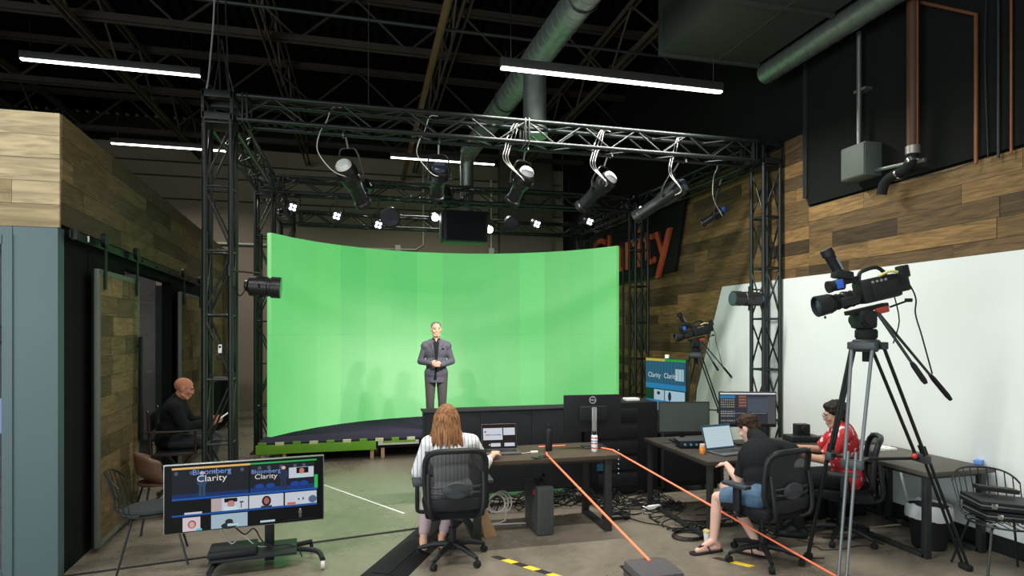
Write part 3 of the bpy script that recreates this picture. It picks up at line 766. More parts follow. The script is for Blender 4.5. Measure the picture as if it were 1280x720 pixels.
for u, v, yy, tg, lab, c, ln, wt in (
        (429, 206, 7.075, (1.5, 10.6, 1.2), 'profile lamp with bright end, leftmost of the five on the front truss', 1, .62, 460),
        (549, 209, 7.075, (1.0, 10.9, .9), 'profile lamp with dark blue lens end, second from left on the front truss', 1, .45, 0),
        (659, 214, 7.075, (1.1, 9.9, 1.5), 'profile lamp with white end, third on the front truss beside a loop of pale cable', 3, .48, 420),
        (764, 221, 7.075, (1.25, 9.9, 1.7), 'profile lamp with white end, fourth on the front truss with bunched cables', 3, .60, 420),
        (856, 231, 7.075, (.6, 10.4, 1.2), 'long profile lamp, rightmost of the five on the front truss', 2, .78, 460)):
    em = lens_off if 'second' in lab else cap_white
    if 'rightmost' in lab: em = lens_off
    profile_lamp(A(u, v, y=yy), tg, TZ-.305, lab, ln, .115, c, endmat=em, watts=wt)
profile_lamp(A(905, 262, x=5.13), (4.2, 8.6, 3.0), TZ-.305, 'small lamp with blue end hanging below the right side truss', .36, .07, 1, endmat=mat('blue_end', (.03, .09, .35), .3))
def wash_light(u, v, yy, label, on=True, r=.085, clampz=TZ-.305, es=None, group=None, cells=4, tilt=(0, -1, -.35), watts=0):
    c = A(u, v, y=yy); t = thing('wash_light', label, 'stage light', (c.x, yy, clampz), group=group); q = c-V(t.location); d = V(tilt).normalized(); R = aimR(d)
    b = MB().lathe([(r*.5, -.20), (r*.9, -.17), (r, -.05), (r, 0), (r*.92, .004)], q, 18, R).build('lamp_body', fix, t)
    MB().lathe([(r*.88, .0), (r*.86, .012), (r*.1, .014)], q, 18, R).build('lens', lens_off if (not on or cells > 1) else lamp_on, t)
    if on and cells > 1:
        for k in range(cells):
            a = k*2*PI/cells+.5; p = q+R @ V((r*.48*math.cos(a), r*.48*math.sin(a), .016))
            MB().lathe([(r*.26, 0), (r*.2, .012), (.002, .016)], p, 10, R).build('led_cell', lamp_on, b)
    e = r*1.25; top = V((0, 0, min(-.06, q.z+r+.10)))
    MB().tube([q-d*.08+V((e, 0, 0)), V((e, q.y*.7, q.z+r+.06)), top+V((e*.6, 0, 0)), top-V((e*.6, 0, 0)), V((-e, q.y*.7, q.z+r+.06)), q-d*.08-V((e, 0, 0))], .010, 5, smooth=3).build('yoke', fix, t)
    MB().rod(top, (0, 0, .02), .012, n=8).box((0, 0, -.01), (.06, .08, .05), .008).build('clamp', fix, t)
    if watts: spot('back_light', c+d*.05, (1.2, 9.3, .3), watts, (.92, .95, 1), 60, .6, .05)
    return t
wl = [(366, 259, 10.19, 'wash light above the left end of the green screen, lit cells'), (421, 270, 10.19, 'second wash light from the left above the green screen'), (473, 281, 10.19, 'wash light beside the big dark round lamp'),
      (671, 280, 10.19, 'wash light with lit cells right of the loudspeaker'), (737, 277, 10.19, 'wash light with lit cells near the middle right tower'), (801, 262, 9.9, 'small wash light by the right side truss')]
for u, v, y_, lab in wl: wash_light(u, v, y_, lab, cells=4)
wash_light(544, 272, 10.199, 'single bright lamp left of the hanging loudspeaker', r=.07, cells=1, watts=30)
wash_light(612, 287, 10.199, 'single bright lamp at the right edge of the hanging loudspeaker', r=.07, cells=1, watts=30)
wash_light(488, 272, 10.05, 'big dark round lamp, unlit, under the middle truss', on=False, r=.17)
wash_light(640, 279, 10.19, 'unlit round lamp between the loudspeaker and the lit wash light', on=False, r=.12)
wash_light(458, 238, 10.19, 'dark lamp hung high on the middle truss behind the leftmost profile lamp', on=False, r=.10, tilt=(.3, -.3, -1), clampz=TZ-.2)
wash_light(556, 248, 10.19, 'dark lamp on the middle truss above the loudspeaker', on=False, r=.12, tilt=(0, -.2, -1))
wash_light(645, 252, 10.19, 'dark lamp on the middle truss right of the loudspeaker', on=False, r=.12, tilt=(0, -.2, -1))
wash_light(745, 258, 10.19, 'dark lamp on the middle truss near the right tower', on=False, r=.10, tilt=(0, -.2, -1))
# lamps clamped to the towers
def tower_lamp(u0, v0, u1, v1, yy, tx, ty, label, r, capm):
    a, b = A(u0, v0, y=yy), A(u1, v1, y=yy); t = thing('tower_lamp', label, 'stage light', a); d = b-a; L = d.length; R = aimR(d)
    MB().lathe([(r*.5, 0), (r*.95, .03), (r, .12), (r, L*.6), (r*.9, L*.62), (r*.9, L*.7), (r*1.02, L*.72), (r*1.02, L), (r*.9, L)], (0, 0, 0), 20, R).build('lamp_body', fix, t)
    MB().lathe([(r*.88, L+.002), (.01, L+.006)], (0, 0, 0), 18, R).build('lens', lens_off, t)
    MB().lathe([(r*.3, -.03), (r*.5, -.02), (r*.55, .01)], (0, 0, 0), 12, R).build('rear_cap', capm, t)
    m = d*.4
    MB().tube([m+V((0, 0, r+.05)), m+V((0, 0, r)), m+V((0, -r-.02, 0)), m+V((0, 0, -r)), m+V((0, 0, -r-.05))], .009, 5).rod(m+V((0, 0, r)), m+V((0, 0, r+.07)), .02, n=8).rod(m+V((0, 0, -r)), m+V((0, 0, -r-.06)), .02, n=8).build('yoke', fix, t)
    q = V((tx, ty, a.z))-a
    MB().rod(m+V((0, 0, r+.03)), (q.x, q.y, r+.03), .011, n=8).rod((q.x, q.y, r-.03), (q.x, q.y, r+.09), .035, n=10).build('clamp_arm', fix, t)
    MB().tube([(0, 0, 0), q*.4+V((0, -.03, -.12)), q+V((0, 0, -.02)), q+V((0, 0, -.7))], .007, 5, smooth=6).build('power_cable', rubber, t)
    return t
tower_lamp(309, 357, 351, 360, 7.0, XLT+.12, Y0-.13, 'fat black lamp clamped on the left tower in front of the green screen', .115, fix)
tower_lamp(951, 374, 916, 373, 6.78, XRT-.12, Y0-.13, 'black cylinder lamp clamped to the right tower before the white wall', .095, mat('blue_end', (.03, .09, .35)))
t = thing('tower_tag', 'small white tag hanging on the near left tower', 'tag', A(275, 436, y=Y0-.16)); MB().box((0, 0, 0), (.035, .008, .09), .002).build('tag_plate', white_plastic, t); MB().box((0, -.005, .02), (.02, .003, .025)).build('tag_print', matte_black, t); MB().box((0, 0, -.09), (.05, .05, .06), .01).rod((0, 0, .04), (0, .02, .11), .004).build('holder', black_metal, t)
# hanging loudspeaker
c = A(580, 285, y=9.95); t = thing('loudspeaker', 'wide black loudspeaker hanging in the middle above the green screen', 'speaker', (c.x, 9.95, c.z))
poly = [(-.40, .27), (.36, .27), (.36, .27), (.30, -.27), (-.34, -.27)]
b = MB().box((0, 0, 0), (.74, .40, .52), .02); b.v = [(x*(1+.06*(z > 0)), y, z) for x, y, z in b.v]; b.build('cabinet', plastic_black, t)
MB().box((.01, -.206, 0), (.66, .012, .47), .004).build('grille', cloth_black, t)
MB().box((-.395, 0, .0), (.012, .3, .4), .003).build('side_plate', plastic_grey, t)
MB().tube([(-.3, 0, .26), (-.3, .1, .34), (0, .2, .42), (.3, .1, .34), (.3, 0, .26)], .012, 6).rod((0, .2, .41), (0, .3, TZ-.3-c.z+.02), .012).build('hanging_bracket', black_metal, t)
# sign on the right wall
t = thing('wall_sign', 'black wall sign with large orange letters high on the timber wall', 'sign', (RX-.06, 11.62, 3.66))
MY = Matrix(((0, 0, -1, 0), (-1, 0, 0, 0), (0, 1, 0, 0), (0, 0, 0, 1)))
MB().prism([(-2.9, -.62), (2.05, -.62), (2.45, .72), (-2.6, .72)], .05, MY @ Matrix.Translation((0, 0, -.0))).build('sign_board', mat('sign_black', (.005, .007, .005), .8, spec=.15), t, smooth=False)
text('lettering', 'Clarity', 1.28, mat('sign_orange', (.42, .07, .02), .6), t, MY @ Matrix.Translation((.02, -.02, .075)), .025, 1.13)
# ================================================================== FURNITURE AND EQUIPMENT
desk_wood = mat('desk_top_brown', (.060, .044, .030), .5, spec=.3, var=.25, scale=6, bump=.1)
desk_dark = mat('desk_top_dark', (.030, .026, .020), .55, spec=.3, var=.25, scale=6)
def picture(name, parent, M, Wd, Ht, items):
    """flat lit picture on a screen: rectangles and ovals, each at its own level"""
    b = MB(); ms = []; 
    for i, (k, u0, v0, u1, v1, c) in enumerate(items):
        m = screen_mat(c, 1.0)
        if m not in ms: ms.append(m)
        z = .0005*(1+i*.5)
        x0, x1, y0, y1 = (u0-.5)*Wd, (u1-.5)*Wd, (.5-v0)*Ht, (.5-v1)*Ht
        if k == 'r': vs = [V((x0, y1, z)), V((x1, y1, z)), V((x1, y0, z)), V((x0, y0, z))]
        else: vs = [V(((x0+x1)/2+(x1-x0)/2*math.cos(a), (y0+y1)/2+(y0-y1)/2*math.sin(a), z)) for a in [q*PI/7 for q in range(14)]]
        b.add([M @ p for p in vs], [tuple(range(len(vs)))], ms.index(m))
    o = b.build(name, ms, parent, smooth=False); o['kind'] = 'stuff' if False else o.get('kind', ''); del o['kind']
    return o
def person_icon(u, v0, v1, c, head=(.75, .5, .42)):
    h = v1-v0; w_ = h*.085
    return [('o', u-w_*.45, v0, u+w_*.45, v0+h*.17, head), ('o', u-w_*1.05, v0+h*.14, u+w_*1.05, v0+h*.62, c), ('r', u-w_*.62, v0+h*.4, u-w_*.08, v1, c), ('r', u+w_*.08, v0+h*.4, u+w_*.62, v1, c)]
def multiview(full=True):
    nav, blu, wh, blk = (.012, .016, .022), (.01, .10, .42), (.62, .66, .74), (.002, .002, .004)
    I = [('r', .045, .035, .52, .065, (.85, .50, .16)), ('r', .52, .035, .955, .06, (.03, .45, .08)),
         ('r', .045, .07, .512, .49, nav), ('r', .52, .07, .94, .49, nav), ('r', .045, .43, .512, .50, (.01, .03, .14)), ('r', .52, .42, .94, .50, (.01, .04, .2)),
         ('r', .045, .49, .96, .52, blu), ('r', .045, .735, .96, .76, blu)]
    for u in (.07, .16, .3, .39, .47, .58, .64, .72, .81, .87): I.append(('o', u-.012, .09, u+.012, .15, (.08, .10, .17)))
    for u in (.58, .65, .81, .87): I.append(('o', u-.03, .36, u+.03, .44, (.01, .06, .32)))
    I += person_icon(.225, .10, .475, (.03, .07, .15))+person_icon(.735, .11, .465, (.02, .035, .08))
    I += [('r', .77, .145, .935, .31, wh), ('r', .82, .15, .9, .24, blk), ('o', .838, .16, .872, .25, (.6, .2, .15)), ('r', .825, .25, .88, .31, (.5, .75, .8)),
          ('r', .94, .28, .963, .49, (.03, .5, .1)),
          ('r', .28, .53, .508, .725, wh), ('r', .36, .54, .44, .60, blk), ('r', .28, .53, .345, .725, (.5, .42, .42)), ('o', .378, .575, .425, .68, (.55, .25, .22)), ('r', .36, .67, .44, .725, (.6, .8, .9)), ('r', .455, .6, .48, .62, blk), ('r', .463, .62, .468, .7, blk),
          ('r', .515, .53, .735, .725, wh), ('o', .595, .55, .655, .71, (.015, .01, .01)), ('o', .608, .575, .642, .68, (.4, .14, .12)), ('r', .59, .70, .66, .725, (.03, .05, .06)),
          ('r', .745, .53, .955, .725, wh), ('r', .76, .685, .815, .72, (.7, .12, .06)), ('o', .9, .6, .955, .72, (.1, .15, .25)), ('o', .83, .63, .84, .66, blk), ('o', .86, .62, .87, .66, blk),
          ('r', .12, .70, .225, .73, wh), ('r', .11, .775, .215, .98, (.7, .62, .66)), ('o', .14, .82, .19, .94, (.5, .05, .05)), ('o', .148, .84, .182, .93, (.6, .45, .42)), ('r', .19, .95, .225, .98, (.1, .6, .65)),
          ('r', .28, .77, .505, .98, (.40, .52, .62)), ('o', .365, .85, .415, .93, (.02, .025, .03)), ('o', .34, .90, .44, 1.0, (.02, .025, .03)), ('r', .38, .92, .45, .96, (.5, .7, .75)),
          ('r', .585, .925, .68, .955, (.5, .7, .75))]
    I += person_icon(.845, .79, .93, (.10, .12, .12))+[('r', .75, .955, .945, .96, (.02, .04, .06))]
    return I
# --- screen on a cart
pL, pR = A(204, 620, d=4.70), A(405, 612, d=5.11)
cL, cR = V((pL.x, pL.y, 0)), V((pR.x, pR.y, 0)); wd = (cR-cL).length; ang = math.atan2(cR.y-cL.y, cR.x-cL.x); mid = (cL+cR)/2
t = thing('display_cart', 'wide multiview screen on a black wheeled cart at the lower left', 'display', mid, ang)
zt_, zb_ = .888, .333; zc_ = (zt_+zb_)/2
MB().box((0, .02, zc_), (wd, .035, zt_-zb_), .006).build('screen_frame', mat('frame_silver', (.35, .36, .36), .35, .7), t)
MB().box((0, .001, zc_), (wd-.014, .006, zt_-zb_-.014)).build('screen_glass', mat('screen_black', (.003, .003, .004), .35, spec=.15), t)
MB().box((0, .06, zc_), (.7, .06, .35), .02).build('back_shell', plastic_black, t)
Mx = frame((0, -.003, zc_), (1, 0, 0), (0, 0, 1), (0, -1, 0))
pc = picture('picture', t, Mx, wd-.014, zt_-zb_-.014, multiview())
HT = zt_-zb_-.014; WT = wd-.014
def scr(u, v, k=.03): return Mx @ Matrix.Translation(((u-.5)*WT, (.5-v)*HT, k))
for u, s_ in ((.285, .058), (.622, .046)):
    v1 = .115 if u < .5 else .17; v2 = .215 if u < .5 else .25
    text('caption', 'Bloomberg', s_*1.05, screen_mat((.22, .36, .80)), t, scr(u, v1, .0155), .0003, 1.05)
    text('caption', 'Clarity', s_*1.25, screen_mat((.80, .78, .78)), t, scr(u, v2, .0155), .0003, 1.12)
MB().box((.17, .09, .26), (.075, .05, .5), .006).build('pole', plastic_black, t)
MB().box((.17, .085, .57), (.45, .03, .12), .01).build('mount_bracket', black_metal, t)
MB().box((.06, .02, .125), (.66, .36, .022), .01).build('shelf', plastic_black, t)
MB().box((-.1, .0, .165), (.36, .26, .05), .012).build('media_box', plastic_black, t)
for sx in (-1, 1):
    g = MB().tube([(.17+sx*.05, .1, .09), (.17+sx*.36, -.02, .085), (.17+sx*.42, -.25, .08)], .022, 8, smooth=4).tube([(.17+sx*.05, .1, .09), (.17+sx*.34, .22, .08)], .022, 8)
    g.build('base_leg', plastic_black, t)
    for q in ((.17+sx*.42, -.25), (.17+sx*.34, .22)):
        MB().rod((q[0]-.015, q[1], .035), (q[0]+.015, q[1], .035), .035, n=14).build('caster', mat('caster_pale', (.45, .42, .38), .5) if (sx > 0 and q[1] < 0) else rubber, t)
MB().tube([(-.1, .06, .33), (-.02, .05, .26), (.05, .05, .3), (.12, .0, .2), (.2, -.02, .16), (.32, .0, .15), (.40, -.05, .12), (.43, -.08, .06)], .006, 5, smooth=5).build('power_cable', rubber, t)
MB().tube([(-.2, .06, .33), (-.12, .03, .2), (-.04, .03, .26), (.07, .0, .17), (.15, .0, .155)], .005, 5, smooth=5).build('power_cable', mat('cable_grey'), t) if 'cable_grey' in MATS else None

# --- office chairs
def office_chair(loc, rz, label, armh=.66):
    t = thing('office_chair', label, 'chair', (loc[0], loc[1], 0), rz)
    bw, bz0, bz1 = .25, .50, .985
    prof = []
    for i in range(28):
        a = 2*PI*i/28; ca, sa = math.cos(a), math.sin(a)
        x = bw*abs(ca)**.45*(1 if ca > 0 else -1)*(1.0+.06*sa); z = (bz0+bz1)/2+(bz1-bz0)/2*abs(sa)**.5*(1 if sa > 0 else -1)
        y = -.27-.05*((z-bz0)/(bz1-bz0))**2+.10*(x/bw)**2*.5
        prof.append(V((x, y, z)))
    MB().tube(prof, .024, 8, closed=True).build('back_frame', plastic_black, t)
    b = MB(); n = 8; vs = []; fs = []
    for j in range(n+1):
        for i in range(n+1):
            x = (i/n*2-1)*bw*.96*(1+.06*(j/n*2-1)); z = bz0+(bz1-bz0)*j/n; y = -.275-.05*(j/n)**2+.10*(x/bw)**2*.5
            vs.append((x, y, z))
    for j in range(n):
        for i in range(n): a = j*(n+1)+i; fs.append((a, a+1, a+n+2, a+n+1))
    mesh_m = mat('chair_mesh', (.018, .02, .023), .8, alpha=.88)
    b.add(vs, fs); b.build('mesh_back', mesh_m, t)
    MB().lathe([(.01, -.012), (.10, -.01), (.115, 0), (.10, .012), (.01, .014)], (0, -.305, .66), 24, Matrix.Rotation(-PI/2, 3, 'X') @ Matrix.Diagonal((1, .62, 1))).build('lumbar_pad', plastic_grey, t)
    for s in (-1, 1): MB().tube([(s*.10, -.30, .69), (s*.17, -.295, .685), (s*.22, -.27, .69)], .009, 5).tube([(s*.10, -.30, .635), (s*.17, -.295, .64), (s*.22, -.27, .635)], .009, 5).build('lumbar_arm', plastic_grey, t)
    MB().box((0, -.285, .545), (.44, .02, .10), .012).build('lower_back_panel', plastic_black, t)
    for s in (-1, 1): MB().tube([(s*.225, -.275, .80), (s*.225, -.30, .62), (s*.205, -.30, .46), (s*.13, -.16, .40), (0, -.05, .395)], .019, 8, smooth=3).build('back_strut', plastic_black, t)
    MB().box((0, .0, .455), (.50, .50, .085), .04).build('seat', cloth_black, t)
    MB().box((0, -.02, .40), (.28, .28, .04), .01).build('seat_plate', plastic_black, t)
    for s in (-1, 1):
        MB().tube([(s*.18, 0, .41), (s*.285, 0, .42), (s*.30, 0, .47), (s*.30, -.02, armh)], .018, 8, smooth=3).build('arm_post', plastic_black, t)
        MB().box((s*.30, 0, armh-.1), (.035, .07, .2), .01).build('arm_sleeve', plastic_black, t)
        MB().box((s*.30, .01, armh+.012), (.085, .25, .032), .014).build('arm_pad', plastic_grey, t)
    MB().rod((0, 0, .13), (0, 0, .27), .032, n=14).rod((0, 0, .25), (0, 0, .40), .018, n=12).build('gas_column', plastic_black, t)
    MB().rod((0, 0, .085), (0, 0, .145), .05, n=18).build('hub', plastic_black, t)
    for k in range(5):
        a = 2*PI*k/5+.31; c, s = math.cos(a), math.sin(a)
        l = MB().tube([(c*.03, s*.03, .125), (c*.16, s*.16, .115), (c*.30, s*.30, .075)], [.028, .024, .016], 8).build('leg', plastic_black, t)
        x, y = c*.305, s*.305
        MB().rod((x-.02*s, y+.02*c, .028), (x+.02*s, y-.02*c, .028), .028, n=14).rod((x, y, .03), (x, y, .08), .010, n=8).build('caster', rubber, l)
    return t
office_chair((.74, 5.08), math.radians(-2), 'black mesh office chair with the woman in the striped blouse')
office_chair((3.31, 4.40), math.radians(13), 'black mesh office chair with the young man in the black t-shirt')
office_chair((4.36, 4.66), math.radians(52), 'dark office chair with the person in the red shirt')

# --- desks
def u_leg_desk(x0, x1, y0, y1, z, label, topm, legs, lw=.07, open_=True, axis='x'):
    cx, cy = (x0+x1)/2, (y0+y1)/2; t = thing('desk', label, 'desk', (cx, cy, 0))
    MB().box((0, 0, z-.02), (x1-x0, y1-y0, .04), .006).build('desktop', topm, t)
    MB().box((0, 0, z-.055), (x1-x0-.1, y1-y0-.1, .03), .004).build('under_frame', dark_steel, t)
    for lx in legs:
        x = lx-cx; a, b = y0-cy+.05, y1-cy-.05
        for yy in (a, b): MB().box((x, yy, (z-.04)/2), (lw, .05, z-.04), .004).build('leg', dark_steel, t)
        MB().box((x, 0, .02), (lw, b-a, .035), .004).build('foot_bar', dark_steel, t)
    return t
u_leg_desk(.86, 2.44, 5.36, 6.06, .75, 'brown topped desk where the woman sits, holding laptop and monitor', desk_wood, (1.02, 2.32))
u_leg_desk(3.08, 3.93, 4.86, 6.15, .75, 'dark desk in front of the man in the black t-shirt', desk_dark, (3.13, 3.88), .05)
u_leg_desk(3.96, 5.38, 5.12, 5.80, .75, 'dark desk against the white wall with the small black deck on it', desk_dark, (4.02, 5.33), .05)
u_leg_desk(4.66, 5.40, 4.03, 5.08, .75, 'grey-brown desk with thick black legs beside the white wall at right', mat('desk_top_grey', (.08, .072, .058), .55, var=.25, scale=6, spec=.3), (4.70, 5.3), .06)

# --- monitors and laptops
def monitor(loc, rz, wd, ht, zb, label, items=None, stand=True, off=False, facing=1, silver=False, logo=None):
    t = thing('monitor', label, 'monitor', loc, rz)
    MB().box((0, .0, zb+ht/2), (wd, .028, ht), .006).build('housing', plastic_black, t)
    MB().box((0, .03, zb+ht/2), (wd*.5, .04, ht*.40), .015).build('back_bulge', plastic_black, t)
    MB().box((0, -.0145, zb+ht/2+.004), (wd-.02, .003, ht-.03)).build('screen', mat('screen_off_grey', (.06, .07, .065), .28) if off else glass_dark, t)
    if items: picture('picture', t, frame((0, -.0165, zb+ht/2+.004), (1, 0, 0), (0, 0, 1), (0, -1, 0)), wd-.02, ht-.03, items)
    sm = mat('stand_silver', (.55, .56, .56), .3, .8) if silver else plastic_black
    if stand:
        MB().box((0, .065, (zb+ht*.75)/2+.01), (.05, .03, zb+ht*.55), .006).build('stand', sm, t)
        MB().box((0, .05, .007), (.24, .18, .012), .005).build('stand_base', sm if not silver else plastic_grey, t)
    if logo:
        ML = frame((0.02, .052, zb+ht*.86), (-1, 0, 0), (0, 0, 1), (0, 1, 0)); ML.translation = (0.0, .0165, zb+ht*.86)
        b = MB().tube([ML @ V((.034*math.cos(a), .034*math.sin(a), .001)) for a in [i*PI/12 for i in range(24)]], .003, 5, closed=True); b.build('logo_ring', mat('logo_silver', (.75, .75, .75), .3, .3), t)
        text('lettering', logo, .026, mat('logo_silver'), t, ML @ Matrix.Translation((0, 0, .004)), .0015)
    return t
def on(u, v, z): p = A(u, v, z=z); return (p.x, p.y, z)
# back of this one faces the photographer
p = A(739, 540, y=5.86)
m1 = monitor((p.x, 5.80, .751), PI+math.radians(-4), .62, .385, .155, 'black monitor seen from behind with round logo and silver stand', silver=True, logo='DELL')
m1.location = (p.x, 5.83, .751)
ui = [('r', 0, 0, 1, .05, (.75, .77, .8)), ('r', 0, .05, 1, 1, (.035, .04, .05)), ('r', .0, .08, .27, .17, (.03, .22, .42)), ('r', .33, .07, .47, .46, (.12, .06, .055)), ('r', .48, .12, .86, .6, (.06, .075, .10)), ('r', 0, .62, .84, .63, (.4, .42, .42)), ('r', .86, .1, 1, .95, (.08, .085, .09)), ('r', 0, .95, 1, 1, (.01, .01, .012))]
random.seed(3)
for r_ in range(10):
    for c_ in range(11):
        if r_ in (4, 8): continue
        g_ = random.choice([(.3, .36, .36), (.2, .28, .3), (.35, .4, .35), (.45, .3, .15)])
        if c_ < 7: ui.append(('r', .01+c_*.037, .2+r_*.07, .032+c_*.037, .235+r_*.07, g_))
        elif r_ < 4: ui.append(('r', .34+(c_-7)*.034, .1+r_*.09, .362+(c_-7)*.034, .14+r_*.09, (.45, .2, .16)))
for i in range(22): ui.append(('r', .5+i*.016, .16+.02*(i % 3), .504+i*.016, .58, (.14, .17, .2)))
p = A(934, 545, y=5.50)
monitor((p.x, 5.50, .751), math.radians(-16), .60, .375, .19, 'lit monitor full of small panels behind the head of the man in the black t-shirt', ui)
p = A(856, 545, y=5.78)
monitor((p.x, 5.80, .751), math.radians(-12), .56, .34, .10, 'switched-off monitor with grey screen on the left of the dark desk', off=True)
def laptop(loc, rz, label, items, wd=.34, dp=.23, tilt=15):
    t = thing('laptop', label, 'laptop', loc, rz)
    MB().box((0, -dp/2, .008), (wd, dp, .015), .005).build('base', mat('laptop_shell', (.13, .135, .14), .4, .6), t)
    MB().box((0, -dp*.42, .0165), (wd*.86, dp*.45, .003)).build('keyboard', plastic_black, t)
    a = math.radians(tilt); up = V((0, math.sin(a), math.cos(a))); nn = V((0, -math.cos(a), math.sin(a)))
    R = Matrix((V((1, 0, 0)), -nn, up)).transposed()
    c = V((0, 0, .015))+up*(dp/2)
    MB().box(c, (wd, .008, dp), .003, R).build('lid', mat('laptop_shell'), t)
    MB().box(c+nn*.005, (wd-.008, .002, dp-.008), 0, R).build('screen', glass_dark, t)
    picture('picture', t, frame(c+nn*.0065, (1, 0, 0), up, nn), wd-.02, dp-.02, items)
    return t
p = A(614, 560, z=.77)
laptop((1.335, 5.86, .751), math.radians(-4), 'open silver laptop in front of the woman, white windows on its screen', [('r', 0, 0, 1, 1, (.015, .012, .014)), ('r', 0, .0, 1, .12, (.02, .004, .006)), ('r', .02, .14, .60, .66, (.70, .74, .82)), ('r', .63, .14, .98, .46, (.70, .74, .82)), ('r', .24, .80, .53, .95, (.7, .74, .8)), ('r', .65, .80, .96, .95, (.7, .74, .8)), ('o', .06, .26, .11, .34, (.02, .02, .02)), ('r', .08, .42, .26, .46, (.35, .1, .3)), ('r', .28, .42, .40, .46, (.1, .35, .3)), ('r', .42, .42, .56, .46, (.2, .2, .4)), ('o', .18, .84, .22, .9, (.8, .8, .85))], .36, .25)
laptop((3.50, 5.30, .751), math.radians(10), 'open laptop with a bright blue-white page before the man in the black t-shirt', [('r', 0, 0, 1, 1, (.02, .12, .22)), ('r', .01, .06, .99, .95, (.58, .72, .78))]+[('r', .08, .2+i*.12, .9, .206+i*.12, (.35, .48, .55)) for i in range(6)], .38, .25, 18)
# small monitor of multiview by the second tripod
pl, pr_ = A(807, 470, d=8.75), A(858, 470, d=8.0); a_ = math.atan2(pr_.y-pl.y, pr_.x-pl.x); w2 = (pr_.xy-pl.xy).length; mc = (pl+pr_)/2
t = thing('floor_monitor', 'screen with blue multiview picture standing beside the far tripod camera', 'monitor', (mc.x, mc.y, 0), a_)
z0_, z1_ = .82, 1.58
MB().box((0, .02, (z0_+z1_)/2), (w2, .04, z1_-z0_), .006).build('housing', plastic_black, t)
bl = [('r', 0, 0, .5, .05, (.55, .45, .05)), ('r', .5, 0, 1, .05, (.02, .35, .06)), ('r', 0, .05, 1, .55, (.02, .10, .17)), ('r', 0, .48, 1, .58, (.02, .22, .45)), ('r', 0, .58, 1, 1, (.005, .05, .02)), ('r', .22, .6, .48, .8, (.4, .55, .65)), ('r', .5, .6, .98, .82, (.4, .58, .7)), ('r', 0, .80, 1, .84, (.02, .22, .45)), ('r', .06, .84, .18, 1, (.4, .58, .7)), ('r', .22, .84, .45, 1, (.3, .45, .6)), ('o', .58, .62, .66, .8, (.01, .02, .03)), ('o', .3, .63, .38, .7, (.02, .03, .04)), ('r', .76, .18, .96, .40, (.4, .55, .62))]
for i in range(12): bl.append(('r', .03+i*.08, .07, .04+i*.08, .46, (.04, .2, .3)))
Mq = frame((0, -.002, (z0_+z1_)/2), (1, 0, 0), (0, 0, 1), (0, -1, 0))
picture('picture', t, Mq, w2-.02, z1_-z0_-.02, bl)
for u_ in (.24, .64): text('caption', 'Clarity', .10, screen_mat((.6, .66, .7)), t, Mq @ Matrix.Translation(((u_-.5)*w2, .13, .006)), .0003)
MB().box((0, .05, .42), (.08, .05, .84), .005).box((0, .05, .015), (.6, .5, .03), .008).build('stand', plastic_black, t)
MB().rod((.04, .0, z1_), (.04, .0, z1_+.05), .03, n=12).build('webcam', white_plastic, t)

# --- console and rack behind the woman's desk
t = thing('console_cabinet', 'long low black wooden console standing before the stage', 'cabinet', (1.62, 6.92, 0))
cw = mat('console_black', (.018, .019, .022), .75, spec=.15, var=.4, scale=3, bump=.15)
MB().box((0, 0, .545), (1.9, .3, .96), .006).build('body', cw, t)
for i in range(3): MB().box((-.62+i*.62, -.155, .545), (.618, .014, .94), .004).build('front_panel', cw, t)
MB().box((0, 0, 1.032), (1.94, .34, .016), .005).build('top', cw, t)
for x in (-.85, .85):
    for y in (-.1, .1): MB().box((x, y, .03), (.06, .06, .06)).build('foot', plastic_black, t)
t = thing('equipment_rack', 'tall black equipment rack with tiny lights, right of the console', 'rack', (3.02, 6.78, 0))
MB().box((0, 0, .58), (.84, .55, 1.06), .008).build('cabinet', matte_black, t)
for i in range(5): MB().box((-.1, -.28, .2+i*.19), (.5, .02, .15), .004).build('rack_unit', plastic_black, t)
for i in range(6): MB().ball((-.10, -.295, .28+i*.055), .006).build('indicator', screen_mat((.5, .6, .8), 1.5), t)
MB().box((-.32, -.292, .36), (.10, .006, .08)).build('unit_display', screen_mat((.01, .05, .07)), t)
for x in (-.36, .36): MB().box((x, 0, .025), (.06, .3, .05)).build('foot', rubber, t)
tag(MB().box((0, 0, .015), (.17, .12, .03), .004).build('white_box', white_plastic, loc=(A(789, 506, y=6.7).x, 6.7, 1.111)), 'small white box lying on the black equipment rack', 'box')
# --- things on the woman's desk
t = thing('water_bottle', 'slim black water bottle on the brown desk', 'bottle', on(686, 563, .751))
MB().lathe([(.034, 0), (.036, .01), (.036, .19), (.030, .215), (.02, .225)], n=20).build('body', plastic_black, t)
MB().lathe([(.023, .222), (.023, .25), (.018, .262)], n=16).build('cap', rubber, t); MB().tube([(-.02, 0, .245), (-.018, 0, .27), (.018, 0, .27), (.02, 0, .245)], .004, 5).build('carry_loop', rubber, t)
t = thing('spray_can', 'white aerosol can with red and blue print and black cap', 'can', on(743, 564, .751))
MB().lathe([(.030, 0), (.032, .005), (.032, .15), (.024, .165)], n=20).build('body', white_plastic, t)
MB().lathe([(.020, .165), (.020, .20), (.014, .205)], n=14).build('cap', plastic_black, t)
for z, m_ in ((.13, mat('print_red', (.6, .03, .03), .4)), (.03, mat('print_red')), (.10, mat('print_blue', (.1, .25, .5), .4)), (.075, mat('print_red'))):
    MB().lathe([(.0325, 0), (.0325, .012)], (0, 0, z), 16).build('label_band', m_, t)
tag(MB().box((0, 0, .004), (.17, .085, .008), .003).build('phone', glass_dark, loc=on(676, 572, .751), rot=(0, 0, .2)), 'dark phone lying flat on the brown desk by the woman’s hand', 'phone')
t = thing('cable_adapter', 'white adapter with its white cable on the brown desk', 'adapter', on(668, 566, .751))
